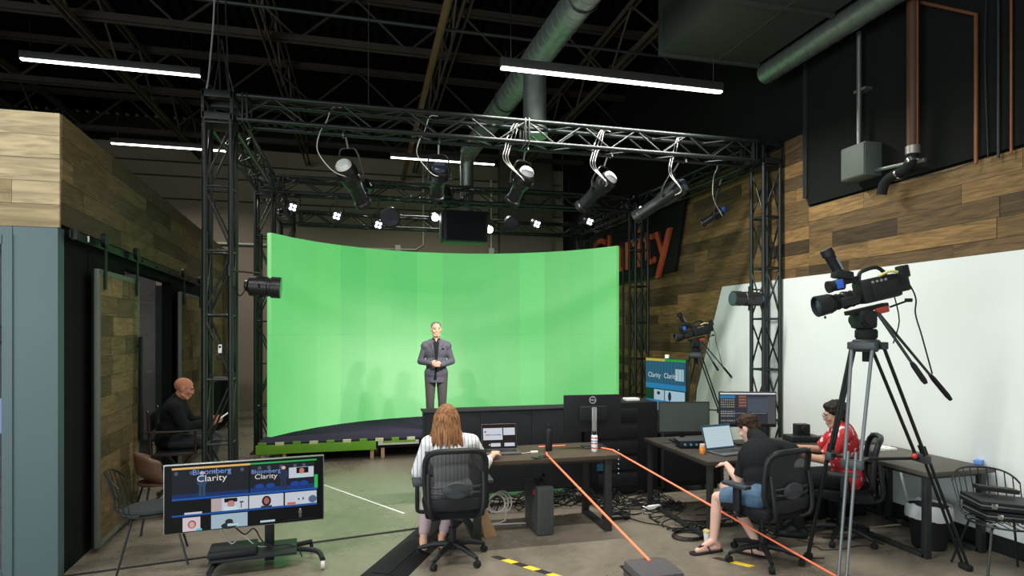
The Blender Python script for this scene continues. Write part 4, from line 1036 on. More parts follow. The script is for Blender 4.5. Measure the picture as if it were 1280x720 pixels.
MB().box((0, 0, .009), (.07, .03, .018), .004).build('plug', white_plastic, t); MB().tube([(-.03, 0, .01), (-.12, -.02, .006), (-.22, .02, .006), (-.26, .10, .01)], .004, 5, smooth=4).build('cable', cable_white, t)
t = thing('orange_strap', 'short orange strap lying on the brown desk', 'strap', on(690, 558, .751)); MB().box((0, 0, .004), (.30, .03, .006), .002, Matrix.Rotation(.05, 3, 'Z')).build('webbing', orange, t)
# orange lines
def line_(pts, label, r=.009):
    return tag(MB().tube(pts, r, 8).build('orange_line', orange), label, 'rope')
e1 = A(812, 701, z=.50)
line_([on(683, 566, .760), V(on(684, 569, .762)), e1], 'orange line stretched from the middle of the brown desk to the grey pouf')
line_([on(752, 560, .76), V(on(766, 562.5, .762)), A(1048, 722, z=.02)], 'orange line stretched from the right end of the brown desk past the bare leg')
t = thing('pouf', 'dark grey felt pouf cut by the bottom edge of the picture', 'pouf', (e1.x+.0, e1.y-.05, 0))
MB().box((0, 0, .25), (.30, .30, .49), .05).build('cushion', mat('felt_grey', (.065, .06, .062), .95, var=.3, scale=60, bump=.5), t)
MB().tube([(.152*a, .152*b, .44) for a, b in ((-1, -1), (1, -1), (1, 1), (-1, 1))], .006, 5, closed=True).build('piping', rubber, t)
# hard case, paper bag, white cable
t = thing('hard_case', 'upright grey ribbed hard case on the floor under the brown desk', 'case', (1.68, 5.62, 0), math.radians(2))
hc = mat('case_grey', (.05, .055, .055), .5)
MB().box((0, 0, .235), (.17, .42, .46), .02).build('shell', hc, t)
for i in range(4): MB().box((-.057+i*.038, -.212, .235), (.012, .012, .40), .004).build('rib', hc, t)
MB().tube([(-.05, -.1, .46), (-.05, -.1, .52), (.02, -.08, .54), (.05, .0, .54), (.05, .1, .46)], .012, 6, smooth=3).build('handle', rubber, t)
MB().box((-.09, -.1, .40), (.012, .05, .05), .004).build('latch', mat('latch_red', (.35, .02, .03), .5), t)
t = thing('paper_bag', 'tan paper bag leaning by the leg of the woman’s desk', 'bag', (1.13, 5.60, 0), .3)
kb = mat('kraft', (.28, .17, .085), .8, var=.15, scale=12)
b = MB(); b.add([(-.05, -.09, 0), (.09, -.09, 0), (.09, .09, 0), (-.05, .09, 0), (-.10, -.07, .24), (-.02, -.06, .25), (-.02, .07, .25), (-.10, .07, .24)], [(0, 1, 2, 3), (4, 5, 6, 7), (0, 1, 5, 4), (1, 2, 6, 5), (2, 3, 7, 6), (3, 0, 4, 7)]); b.build('bag_body', kb, t)
MB().tube([(-.08, -.03, .24), (-.11, 0, .30), (-.08, .03, .24)], .004, 5, smooth=3).build('bag_handle', kb, t)
t = thing('coiled_cable', 'loose coil of white cable hanging behind the office chair under the desk', 'cable', (1.30, 5.9, 0))
for k in range(3):
    c_ = V((.0+k*.03, .02*k, .2)); MB().tube([c_+V(((.10+.01*k)*math.cos(a), .03*math.sin(a*2), (.09+.01*k)*math.sin(a))) for a in [i*PI/9 for i in range(18)]], .008, 6, closed=True).build('loop', cable_white, t)
MB().tube([(.1, 0, .2), (.1, .0, .02), (-.1, -.05, .01), (.3, -.1, .01)], .008, 6, smooth=4).build('tail', cable_white, t)
# tangles on the floor
def tangle(name, cx, cy, rx, ry, n, label, seed, hz=.10):
    random.seed(seed); b = MB()
    for k in range(n):
        p = V((random.uniform(-rx, rx), random.uniform(-ry, ry), .01)); a = random.uniform(0, 2*PI); pts = []
        for i in range(random.randint(6, 14)):
            pts.append(V((max(-rx, min(rx, p.x)), max(-ry, min(ry, p.y)), .008+abs(random.gauss(0, hz*.4)))))
            a += random.uniform(-1.3, 1.3); p = p+V((math.cos(a)*.12, math.sin(a)*.06, 0))
        b.tube(pts, random.choice([.005, .006, .008]), 5, smooth=3)
    return tag(b.build(name, rubber, loc=(cx, cy, 0)), label, 'cables', kind='stuff')
tangle('cable_tangle', 2.05, 6.42, .75, .22, 44, 'tangle of black cables on the floor behind the brown desk', 1, .16)
tangle('cable_tangle', 2.95, 6.1, .45, .3, 34, 'tangle of black cables below the equipment rack', 2, .1)
tangle('cable_tangle', 3.4, 5.5, .5, .3, 16, 'loose black cables under the dark desk', 3, .05)
tangle('cable_tangle', 4.1, 4.6, .5, .4, 10, 'few dark cables on the floor behind the big tripod', 4, .02)
t = thing('power_strip', 'white-ended power strip among the black cables', 'power strip', A(815, 634, z=.03), .15); MB().box((0, 0, 0), (.22, .05, .04), .006).build('strip', white_plastic, t); MB().box((.17, 0, .01), (.14, .05, .05), .01).build('plug', plastic_black, t)
t = thing('coiled_cable', 'round coil of black cable on the floor at the foot of the brown desk leg', 'cable', (2.55, 5.75, 0))
for k in range(3): MB().tube([(.14*math.cos(a)+.01*k, .11*math.sin(a), .012+.012*k+.01*math.sin(3*a)) for a in [i*PI/9 for i in range(18)]], .007, 5, closed=True).build('loop', rubber, t)
t = thing('coiled_cable', 'small coil of black cable behind the sandalled foot', 'cable', (2.98, 5.05, 0))
for k in range(3): MB().tube([(.15*math.cos(a)+.01*k, .12*math.sin(a), .01+.012*k) for a in [i*PI/9 for i in range(18)]], .006, 5, closed=True).build('loop', rubber, t)
tag(MB().tube([(2.62, 5.9, .01), (2.75, 5.55, .01), (2.9, 5.4, .01), (3.0, 5.2, .01)], .006, 5, smooth=5).build('floor_cable', rubber), 'single thin black cable curving across the floor before the dark desk', 'cable')
t = thing('paper_cup', 'white and yellow paper cup on the floor by the bare leg', 'cup', on(884, 678, .0)); MB().lathe([(.026, 0), (.036, .10)], n=18).build('cup_body', white_plastic, t); MB().lathe([(.037, .095), (.038, .105), (.034, .115)], n=18).build('lid', mat('cup_yellow', (.6, .5, .2), .5), t)
# --- on the dark desk
t = thing('audio_interface', 'flat black audio box with dials before the switched-off monitor', 'audio device', (3.34, 5.55, .751), -.2)
MB().box((0, 0, .04), (.34, .2, .05), .006).build('body', plastic_black, t); MB().box((0, 0, .075), (.36, .2, .015), .004).build('lid', plastic_grey, t)
for i in range(4): MB().rod((-.12+i*.06, -.1, .04), (-.12+i*.06, -.115, .04), .012, n=10).build('dial', mat('dial_blue', (.08, .2, .3), .4), t)
MB().box((0, 0, .008), (.30, .16, .016)).build('foot', rubber, t)
t = thing('amber_jar', 'small amber glass jar on the edge of the dark desk', 'jar', on(878, 567, .751))
MB().lathe([(.028, 0), (.03, .01), (.03, .06), (.024, .07)], n=16).build('jar', mat('amber', (.6, .2, .03), .15), t); MB().lathe([(.026, .07), (.026, .095)], n=16).build('lid', mat('lid_pale', (.6, .45, .35), .4), t)
t = thing('control_deck', 'small black control deck with a raised block on the wall desk', 'device', on(1003, 551, .751), -.2)
MB().box((0, 0, .03), (.34, .22, .06), .008).build('body', plastic_black, t); MB().box((.0, .02, .12), (.15, .10, .13), .01).build('camera_block', plastic_black, t); MB().rod((0, -.035, .13), (0, -.06, .13), .035, n=14).build('dial', rubber, t)
for i in range(5): MB().box((-.12+i*.045, -.07, .063), (.02, .02, .01)).build('key', plastic_grey, t)
tag(MB().box((0, 0, .02), (.11, .06, .04), .006).build('tape_dispenser', mat('dispenser_blue', (.12, .3, .7), .4), loc=on(1224, 580, .751), rot=(0, 0, .4)), 'little blue and white box on the corner of the grey-brown desk', 'box')
t = thing('paper_stack', 'white papers at the back of the grey-brown desk', 'paper', (5.1, 4.98, .751)); MB().box((0, 0, .01), (.3, .2, .02)).build('sheets', white_plastic, t); MB().box((-.03, -.01, .024), (.2, .15, .008), 0, Matrix.Rotation(.3, 3, 'Z')).build('top_sheet', white_plastic, t)
# bin with liner
t = thing('waste_bin', 'black round bin with a white plastic liner under the grey-brown desk', 'bin', (4.98, 4.30, 0))
MB().lathe([(.13, 0), (.135, .02), (.165, .36), (.17, .37)], n=26).build('bin_body', plastic_black, t)
b = MB(); vs = []; n = 36; ring = [(.16, .38), (.172, .395), (.182, .37), (.188, .30), (.185, .27)]; random.seed(9)
for i, (r, z) in enumerate(ring):
    for j in range(n): k = 1+random.uniform(-.03, .03); vs.append((r*k*math.cos(2*PI*j/n), r*k*math.sin(2*PI*j/n), z+random.uniform(-.012, .012)*(i > 0)))
fs = [(i*n+j, i*n+(j+1) % n, (i+1)*n+(j+1) % n, (i+1)*n+j) for i in range(len(ring)-1) for j in range(n)]
b.add(vs, fs); b.build('liner', mat('liner_plastic', (.65, .68, .72), .3, alpha=.85), t)
# cases under the desk
for i, (x, y, l, w_, h, lab) in enumerate(((4.42, 5.38, .46, .4, .42, 'black equipment trunk on the floor under the wall desk, left one'), (4.95, 5.40, .46, .45, .36, 'black equipment trunk on the floor under the wall desk, right one'))):
    t = thing('flight_case', lab, 'case', (x, y, 0)); MB().box((0, 0, h/2-.03), (l, w_, h-.07), .01).build('body', matte_black, t); MB().box((0, 0, h-.03), (l+.01, w_+.01, .06), .008).build('lid', plastic_black, t)
    MB().tube([(-.06, -w_/2, h*.5), (-.06, -w_/2-.03, h*.5), (.06, -w_/2-.03, h*.5), (.06, -w_/2, h*.5)], .008, 5).build('handle', black_metal, t)

for i, (x, y, l, h, lab) in enumerate(((3.92, 6.72, .86, .74, 'large black road case on the floor behind the dark desk'), (4.72, 6.30, .62, .60, 'black road case on the floor near the right truss tower'))):
    t = thing('road_case', lab, 'case', (x, y, 0)); MB().box((0, 0, h/2+.03), (l, .4, h-.06), .01).build('body', matte_black, t); MB().box((0, 0, h-.04), (l+.012, .41, .05), .006).build('lid', matte_black, t)
    for sx in (-1, 1):
        MB().box((sx*(l/2-.02), -.205, h/2+.02), (.03, .012, h-.08), .003).build('edge_strip', dark_steel, t)
        for sy in (-.14, .14): MB().rod((sx*(l/2-.08)-.015, sy, .03), (sx*(l/2-.08)+.015, sy, .03), .03, n=12).build('caster', rubber, t)
# --- wire chairs
wirem = mat('chair_wire', (.02, .022, .022), .35, .5)
def wire_chair(loc, rz, label, cushion=True, nb=11):
    t = thing('wire_chair', label, 'chair', (loc[0], loc[1], 0), rz); sz = .44
    def bk(f, h): # back curve: f -1..1 across, h 0..1 up
        a = f*1.15; return V((.245*math.sin(a)*(1+.12*h), -.06-.20*math.cos(a)-.09*h, sz+.02+h*.34-.10*h*abs(f)**3))
    for i in range(nb):
        f = -1+2*i/(nb-1); MB().tube([V((f*.13, .05, sz)), bk(f, 0)*V((1, 1, 1)).x if False else bk(f, 0), bk(f, .3), bk(f, .65), bk(f, 1)], .0045, 5, smooth=2).build('back_wire', wirem, t)
    MB().tube([bk(-1+2*i/16, 1) for i in range(17)], .008, 6).build('top_rail', wirem, t)
    MB().tube([(.24*math.cos(a), .24*math.sin(a)*.95+.0, sz) for a in [i*PI/12 for i in range(24)]], .008, 6, closed=True).build('seat_ring', wirem, t)
    for i in range(7): x = -.18+i*.06; y = math.sqrt(max(0, .24**2-x*x))*.95; MB().tube([(x, -y, sz), (x, y, sz)], .004, 5).build('seat_wire', wirem, t)
    if cushion: MB().lathe([(.01, 0), (.21, .002), (.225, .015), (.21, .03), (.01, .034)], (0, 0, sz+.008), 26).build('cushion', mat('cushion_dark', (.010, .016, .018), .9), t)
    for sx in (-1, 1):
        for sy in (-1, 1): MB().tube([(sx*.10, sy*.08, sz-.01), (sx*.16, sy*.15, sz-.03), (sx*.245, sy*.25, .008)], .009, 6).build('leg', wirem, t)
    return t
wire_chair((-1.73, 5.62), math.radians(-75), 'black wire chair with dark round cushion left of the cart screen')
wire_chair((4.93, 3.62), math.radians(155), 'black wire chair at the right edge carrying two flat cases', False)
def flat_case(loc, rz, tilt, label):
    t = thing('flat_case', label, 'case', loc); t.rotation_euler = (0, tilt, rz)
    MB().box((0, 0, .018), (.46, .32, .034), .008).build('lower_shell', plastic_black, t); MB().box((0, 0, .052), (.46, .32, .030), .008).build('upper_shell', plastic_black, t)
    MB().box((0, 0, .036), (.468, .328, .008)).build('metal_rim', mat('rim_grey', (.3, .31, .31), .35, .7), t)
    for x in (-.14, .14): MB().box((x, -.163, .036), (.04, .01, .04), .003).build('latch', chrome, t)
    MB().tube([(-.05, -.16, .03), (-.05, -.19, .03), (.05, -.19, .03), (.05, -.16, .03)], .006, 5).build('handle', rubber, t)
    return t
flat_case((4.97, 3.63, .470), math.radians(-22), .06, 'lower of the two flat black cases on the right wire chair')
flat_case((4.95, 3.64, .548), math.radians(-26), .06, 'upper of the two flat black cases on the right wire chair')
tag(MB().box((0, 0, .02), (.30, .09, .035), .006, Matrix.Rotation(.10, 3, 'Y')).build('battery_pack', plastic_black, loc=(5.02, 3.74, .645), rot=(0, 0, -.4)), 'long narrow black pack on top of the flat cases', 'battery')
t = thing('key_bunch', 'small silver keys and clips on the seat of the right wire chair', 'keys', (4.75, 3.58, .452)); random.seed(4)
for i in range(8): MB().box((random.uniform(-.05, .05), random.uniform(-.04, .04), .006+i*.002), (.04, .012, .003), 0, Matrix.Rotation(random.uniform(0, 3), 3, 'Z')).build('key', chrome, t)
# --- brown shell chair and director's chair behind
t = thing('shell_chair', 'brown shell chair with thin black legs beside the barn door', 'chair', (-2.0, 6.62, 0), math.radians(-60))
brown = mat('shell_brown', (.10, .05, .03), .45)
b = MB(); vs = []; nu, nv = 10, 8
for j in range(nv+1):
    h = j/nv
    for i in range(nu+1): f = i/nu*2-1; a = f*1.2; vs.append((.23*math.sin(a), .12-.32*math.cos(a)*min(1, h*1.6+.2)*.9-.05*h, .45+.42*max(0, h-.25)*(1-.25*abs(f)**2)))
for j in range(nv):
    for i in range(nu): a = j*(nu+1)+i; b.f.append((a, a+1, a+nu+2, a+nu+1))
b.v = vs; b.m = [0]*len(b.f); o = b.build('shell', brown, t); md = o.modifiers.new('s', 'SOLIDIFY'); md.thickness = .015; BAKE.append(o)
MB().lathe([(.01, 0), (.2, .0), (.21, .02), (.01, .03)], (0, .02, .44), 22).build('seat', brown, t)
for sx in (-1, 1):
    for sy in (-1, 1): rod('leg', (sx*.1, sy*.1, .45), (sx*.22, sy*.22+.02, .005), .010, wirem, t)
t = thing('director_chair', 'tall black director’s chair with wooden arms, under the bald man', 'chair', (-2.12, 7.66, 0), math.radians(-82))
dw = mat('dark_wood', (.03, .018, .012), .35)
SZ = .60
MB().box((0, .02, SZ-.015), (.48, .42, .02), .004).build('seat_canvas', cloth_black, t)
MB().box((0, -.235, SZ+.33), (.52, .012, .20), .004).build('back_canvas', cloth_black, t)
for s in (-1, 1):
    MB().rod((s*.27, -.22, SZ-.05), (s*.27, -.25, SZ+.46), .014, n=8).build('back_post', dw, t)
    MB().rod((s*.27, -.25, SZ+.46), (s*.27, -.25, SZ+.475), .016, n=8).build('post_cap', chrome, t)
    MB().rod((s*.27, .22, SZ-.05), (s*.27, .22, SZ+.22), .013, n=8).build('arm_post', dw, t)
    MB().box((s*.28, -.0, SZ+.23), (.06, .54, .02), .006).build('armrest', dw, t)
    MB().box((s*.26, 0, SZ-.03), (.025, .48, .035), .004).build('seat_rail', dw, t)
    MB().box((s*.26, 0, .02), (.03, .50, .035), .006).build('foot_rail', dw, t)
    rod('leg', (s*.26, -.2, .03), (s*.26, .2, SZ-.04), .014, dw, t); rod('leg', (s*.24, .2, .03), (s*.24, -.2, SZ-.04), .014, dw, t)
MB().box((0, .26, .22), (.50, .12, .02), .004).build('footrest', dw, t)

# --- tripods and cameras
def tripod(c, zc_, feet, label, silver=False, sc_=1.0, crownr=.10):
    t = thing('tripod', label, 'tripod', (c[0], c[1], 0)); o = V((c[0], c[1], 0)); top = V((0, 0, zc_))
    MB().lathe([(crownr*.8, -.10), (crownr, -.07), (crownr, -.01), (crownr*.85, 0)], top, 24).build('crown', mat('tripod_grey', (.035, .043, .048), .45, .3), t)
    MB().rod(top+V((0, 0, -.18)), top+V((0, 0, -.10)), .03, n=12).build('bowl_knob', rubber, t)
    legs_m = black_metal; kn = []
    for i, f in enumerate(feet):
        f = V((f[0], f[1], 0))-o; a = f.copy(); a.z = 0; ad = a.normalized(); sd = V((-ad.y, ad.x, 0))
        p0 = top+ad*crownr*.9+V((0, 0, -.05)); mm = mat('leg_silver', (.16, .18, .19), .42, .5) if (silver and i == 0) else legs_m
        k = p0.lerp(f, .50); kn.append(k)
        for s in (-1, 1):
            rod('upper_tube', p0+sd*(s*.075*sc_), k+sd*(s*.055*sc_), .0135*sc_, mm, t)
            rod('lower_tube', k+sd*(s*.028*sc_)+V((0, 0, .1)), f+sd*(s*.028*sc_)+V((0, 0, .03)), .0115*sc_, mm, t)
        R = (f-p0).to_track_quat('Z', 'Y').to_matrix(); ang_ = math.atan2(sd.y, sd.x)
        MB().box(k, (.16*sc_, .05, .07), .012, Matrix.Rotation(ang_, 3, 'Z')).build('leg_joint', mat('tripod_grey'), t)
        MB().box(p0, (.20*sc_, .06, .06), .01, Matrix.Rotation(ang_, 3, 'Z')).build('leg_hinge', mat('tripod_grey'), t)
        MB().box(f+V((0, 0, .025)), (.10*sc_, .06, .05), .015, Matrix.Rotation(ang_, 3, 'Z')).build('rubber_foot', rubber, t)
    cc = (kn[0]+kn[1]+kn[2])/3
    for k in kn: rod('spreader_arm', cc, k, .013*sc_, legs_m, t)
    return t, kn
C1 = V((3.95, 3.96, 0))
fl, frr, fb = A(1052, 738, z=0), A(1207, 712, z=0), A(1010, 699, z=0)
tp1, kn1 = tripod((C1.x, C1.y), 1.89, [(fl.x, fl.y), (frr.x, frr.y), (fb.x, fb.y)], 'tall professional tripod with one silver leg holding the near broadcast camera', True)
MB().ball(kn1[1]+V((-.07, 0, .02)), .022).build('lock_knob', mat('knob_red', (.5, .03, .02), .4), tp1); MB().ball(kn1[1]+V((.03, -.03, .02)), .02).build('lock_knob', mat('knob_red'), tp1)
red = mat('lever_red', (.28, .03, .02), .5)
def broadcast_camera(loc, rz, scale, label, hl='fluid head'):
    """local x to the right of the lens axis plane; lens looks along -x, dipped"""
    t = thing('broadcast_camera', label, 'camera', loc, rz); t.scale = (scale,)*3
    # head
    MB().lathe([(.07, 0), (.082, .02), (.082, .07), (.07, .085)], (0, 0, 0), 22).build('head_base', rubber, t)
    MB().box((-.02, 0, .16), (.15, .15, .15), .03).rod((-.03, -.10, .16), (-.03, .10, .16), .06, n=20).build('head_body', plastic_black, t)
    MB().rod((-.03, -.115, .16), (-.03, -.10, .16), .045, n=18).build('tension_dial', rubber, t)
    tl = math.radians(-13); R = Matrix.Rotation(tl, 3, 'Y'); o = V((.02, 0, .25))
    def Q(x, y, z): return o+R @ V((x, y, z))
    MB().box(Q(-.02, 0, 0), (.32, .09, .035), .006, R).build('slide_plate', plastic_black, t)
    MB().box(Q(.06, -.07, -.03), (.10, .04, .05), .012, R).build('red_lever', red, t)
    body = MB().box(Q(.10, 0, .14), (.32, .15, .19), .03, R).build('camera_body', plastic_black, t)
    MB().box(Q(.12, -.08, .13), (.22, .02, .12), .01, R).build('side_panel', plastic_grey if False else rubber, body)
    for i in range(4): MB().box(Q(.03+i*.035, -.083, .205), (.018, .012, .02), .003, R).build('button', mat('button_grey', (.2, .2, .2), .4), body)
    MB().box(Q(.29, 0, .15), (.09, .13, .15), .015, R).build('battery', plastic_black, t)
    MB().box(Q(.335, .0, .23), (.06, .09, .10), .01, R).build('wireless_box', plastic_black, t)
    MB().box(Q(.368, .0, .235), (.006, .075, .08), .002, R).build('box_plate', mat('plate_pale', (.5, .5, .48), .4), t)
    RX_ = Matrix.Rotation(-PI/2, 3, 'Y'); RL = R @ RX_
    MB().lathe([(.05, 0), (.062, .02), (.062, .08), (.068, .09), (.068, .13), (.060, .14), (.060, .20), (.072, .215), (.080, .25), (.084, .30), (.086, .35), (.076, .352), (.070, .32), (.03, .31)], Q(-.06, 0, .11), 26, RL).build('lens_barrel', plastic_black, t)
    for d_, r_ in ((.05, .065), (.11, .071), (.17, .063), (.24, .079)): MB().lathe([(r_, 0), (r_+.003, .004), (r_+.003, .012), (r_, .016)], Q(-.06-d_, 0, .11)if False else Q(-.06, 0, .11)+RL @ V((0, 0, d_)), 26, RL).build('lens_ring', rubber, t)
    MB().lathe([(.072, 0), (.04, .012), (.002, .016)], Q(-.06, 0, .11)+RL @ V((0, 0, .322)), 22, RL).build('front_glass', lens_off, t)
    MB().box(Q(-.18, -.075, .10), (.14, .03, .07), .012, R).build('lens_grip', plastic_black, t)
    MB().rod(Q(-.36, 0, .02), Q(-.36, 0, -.0), .008).build('hood_screw', rubber, t)
    MB().tube([Q(-.03, 0, .22), Q(-.01, 0, .29), Q(.04, 0, .31), Q(.14, 0, .31), Q(.20, 0, .24)], .016, 8, smooth=3).build('top_handle', plastic_black, t)
    MB().rod(Q(-.02, 0, .27), Q(-.16, -.02, .25), .014).rod(Q(-.08, -.02, .30), Q(-.08, -.02, .22), .012).box(Q(-.12, -.02, .255), (.12, .05, .045), .008, R).build('viewfinder_bracket', plastic_black, t)
    MB().rod(Q(-.28, -.05, .245), Q(-.19, -.05, .245), .042, .048, n=18).rod(Q(-.31, -.05, .245), Q(-.28, -.05, .245), .05, .046, n=18).build('microphone_mount', rubber, t)
    MB().box(Q(-.235, -.09, .25), (.05, .03, .07), .004, R).build('blue_tape', mat('tape_blue', (.02, .10, .5), .5), t)
    MB().box(Q(-.16, -.02, .315), (.15, .09, .07), .02, Matrix.Rotation(math.radians(8), 3, 'Y')).build('viewfinder_body', plastic_black, t)
    MB().rod(Q(-.18, -.02, .33), Q(-.235, -.03, .50), .036, .042, n=20).rod(Q(-.235, -.03, .49), Q(-.25, -.03, .545), .050, .046, n=20).build('viewfinder_tube', plastic_black, t)
    MB().tube([Q(-.165, -.06, .36), Q(-.20, -.072, .46)], .009, 5).build('tube_stripe', mat('button_grey'), t)
    MB().tube([Q(.10, -.06, .24), Q(.17, -.085, .26), Q(.24, -.085, .24)], .011, 6, smooth=4).build('yellow_tube', mat('tube_yellow', (.55, .5, .15), .5), t)
    MB().tube([Q(.24, -.085, .24), Q(.30, -.10, .12), Q(.33, -.09, 0), Q(.32, -.06, -.12), Q(.33, -.06, -.3), Q(.35, -.05, -.62)], .006, 5, smooth=5).build('cable', rubber, t)
    MB().tube([Q(.2, -.04, .05), Q(.20, -.03, -.15), Q(.13, .0, -.32)], .005, 5, smooth=4).build('cable', rubber, t)
    def bar(a, b_, g):
        a, b_ = V(a), V(b_); d = (b_-a); MB().rod(a, a+d*.72, .012, .011).build('pan_bar', mat('bar_dark', (.05, .055, .055), .3, .6), t)
        MB().tube([a+d*.70, a+d*.75, a+d*.95, b_], [.014, .02, .021, .015], 10).build('pan_grip', rubber, t)
    bar((.03, -.11, .20), (.345, -.20, -.34), 0); bar((.11, .0, .20), (.76, .10, -.50), 0)
    MB().rod((.03, -.10, .20), (.09, .08, .22), .018).build('bar_rosette', plastic_black, t)
    MB().rod((.16, -.05, .26), (.30, -.05, .31), .008).box((.31, -.05, .315), (.05, .03, .03), .006).build('remote_grip', rubber, t)
    return t
broadcast_camera((C1.x, C1.y, 1.89), -TH, 1.0, 'large black broadcast camera with tall viewfinder on the near tripod')
c2 = A(870, 440, d=8.9)
tripod((c2.x, c2.y), c2.z, [(c2.x-.45, c2.y-.5), (c2.x+.4, c2.y-.5), (c2.x-.05, c2.y+.62)], 'far dark tripod between the green screen and the right tower', False, .8, .07)
broadcast_camera((c2.x, c2.y, c2.z), -TH+.1, .80, 'smaller-looking far broadcast camera on the dark tripod before the timber wall')
# ================================================================== PEOPLE
def skin_mat(name, col): 
    m = mat(name, col, .6, var=.08, scale=20, spec=.2); m.node_tree.nodes['Principled BSDF'].inputs['Subsurface Weight'].default_value = .08; m.node_tree.nodes['Principled BSDF'].inputs['Subsurface Scale'].default_value = .02; return m
def remesh(o, vox, sm=6):
    r = o.modifiers.new('r', 'REMESH'); r.mode = 'VOXEL'; r.voxel_size = vox
    s = o.modifiers.new('s', 'SMOOTH'); s.factor = .5; s.iterations = sm; BAKE.append(o); return o
def frm(J):
    up = (J['neck']-J['pelvis']).normalized(); r = (J['shR']-J['shL']).normalized(); r = (r-up*r.dot(up)).normalized()
    return Matrix((r, up.cross(r), up)).transposed()
def torso(b, J, g=0, k=1.0, lo=True):
    R = frm(J); p, n = J['pelvis'], J['neck']
    if lo: b.ball(p, (.160*k+g, .115*k+g, .12+g), R, 20, 12)
    b.ball(p.lerp(n, .33), (.140*k+g, .105*k+g, .15+g), R, 20, 12); b.ball(p.lerp(n, .66), (.158*k+g, .110*k+g, .17+g), R, 20, 12)
    b.ball(p.lerp(n, .86), (.150*k+g, .085*k+g, .085+g), R, 20, 12)
    for s in ('L', 'R'):
        b.cap(n-(n-p).normalized()*.02, J['sh'+s], .052+g, .056*k+g)
        b.cap(p.lerp(n, .80), J['sh'+s], .07+g, .056*k+g)
def arm(b, J, s, g=0, k=1.0, upto=1.0, fore=True):
    a, e, w_ = J['sh'+s], J['el'+s], J['wr'+s]
    b.cap(a, a.lerp(e, min(1, upto)), .053*k+g, (.053+(.041-.053)*min(1, upto))*k+g)
    if fore: b.cap(e, e.lerp(w_, .45), .041*k+g, .040*k+g*.9); b.cap(e.lerp(w_, .45), w_, .040*k+g*.9, .027*k+g*.8)
def leg(b, J, s, g=0, k=1.0, upto=1.0, shin=1.0):
    h, n, a = J['hip'+s], J['kn'+s], J['an'+s]
    b.cap(h, h.lerp(n, min(1, upto)), .086*k+g, (.086+(.056-.086)*min(1, upto))*k+g)
    if shin > 0: b.cap(n, n.lerp(a, .35), .055*k+g, .053*k+g); b.cap(n.lerp(a, .35), n.lerp(a, shin), .053*k+g, (.037)*k+g)
def foot(b, J, s, g=0):
    a, t = J['an'+s], J['toe'+s]; d = (t-a); d.z = 0; d = d.normalized(); heel = V((a.x, a.y, 0))-d*.045
    z = min(a.z-.05, t.z+.01); heel.z = z
    b.cap(a, heel+V((0, 0, .005)), .036+g, .034+g); b.cap(heel, t, .033+g, .026+g); b.cap(a, a.lerp(t, .6), .034+g, .028+g)
def hand(b, wr, d, pn, curl=.5, side=1, spread=.0):
    d, pn = V(d).normalized(), V(pn).normalized(); ac = d.cross(pn).normalized()*side
    for i in range(4):
        k = wr+d*(.088-.004*abs(i-1))+ac*(.030-.020*i); b.cap(wr+ac*(.014-.009*i), k, .016, .0125, 8)
        L = (.068, .077, .072, .056)[i]; q = k; dd = d+ac*(spread*(1.5-i))
        for j, f in enumerate((.45, .32, .25)):
            ang = curl*(.5, .75, .6)[j]; dd = (dd*math.cos(ang)+pn*math.sin(ang)).normalized(); pn2 = (pn*math.cos(ang)-d*math.sin(ang))
            e = q+dd*(L*f); b.cap(q, e, .0095-.001*j, .0088-.001*j, 8); q = e; 
    t0 = wr+d*.02+ac*.022; t1 = t0+(d*.6+ac*.55+pn*.3).normalized()*.042; t2 = t1+(d*.9+ac*.15+pn*.45).normalized()*.034
    b.cap(t0, t1, .015, .0115, 8); b.cap(t1, t2, .011, .009, 8)
def head(b, c, R, k=1.0):
    def q(x, y, z): return c+R @ V((x*k, y*k, z*k))
    b.ball(q(0, -.012, .035), (.074*k, .094*k, .082*k), R, 20, 14); b.ball(q(0, .022, -.02), (.063*k, .068*k, .088*k), R, 20, 14)
    b.ball(q(0, .036, -.082), (.046*k, .045*k, .032*k), R, 16, 10); b.cap(q(-.045, .01, -.06), q(-.022, .065, -.092), .024*k, .018*k); b.cap(q(.045, .01, -.06), q(.022, .065, -.092), .024*k, .018*k)
    b.cap(q(0, .086, .018), q(0, .100, -.022), .010*k, .012*k, 8); b.ball(q(0, .096, -.028), (.018*k, .012*k, .009*k), R, 10, 6)
    b.cap(q(-.04, .082, .028), q(.04, .082, .028), .010*k, None, 8)
    b.cap(q(-.018, .088, -.058), q(.018, .088, -.058), .0085*k, None, 8); b.cap(q(-.014, .087, -.070), q(.014, .087, -.070), .008*k, None, 8)
    for s in (-1, 1):
        b.ball(q(s*.076, -.008, .0), (.010*k, .022*k, .033*k), R, 10, 8); b.ball(q(s*.045, .066, -.018), (.022*k, .02*k, .02*k), R, 10, 8)
def eyes(t, c, R, k=1.0, col=(.05, .03, .02)):
    for s in (-1, 1):
        MB().ball(c+R @ V((s*.029*k, .079*k, .008*k)), (.0115*k, .009*k, .0055*k), R, 10, 8).build('eye', mat('eye_white', (.42, .38, .35), .4), t)
        MB().ball(c+R @ V((s*.029*k, .0865*k, .008*k)), (.0055*k, .003*k, .0055*k), R, 8, 6).build('iris', mat('iris_dark', col, .2), t)
        MB().tube([c+R @ V((s*(.012+.014*i)*k, (.094-.004*i)*k, (.030+.004*math.sin(i*1.2))*k)) for i in range(4)], .0035*k, 5).build('eyebrow', mat('brow_brown', (.06, .04, .03), .8), t)
def headR(yaw=0, pitch=0, roll=0): return (Matrix.Rotation(yaw, 3, 'Z') @ Matrix.Rotation(-pitch, 3, 'X') @ Matrix.Rotation(roll, 3, 'Y'))
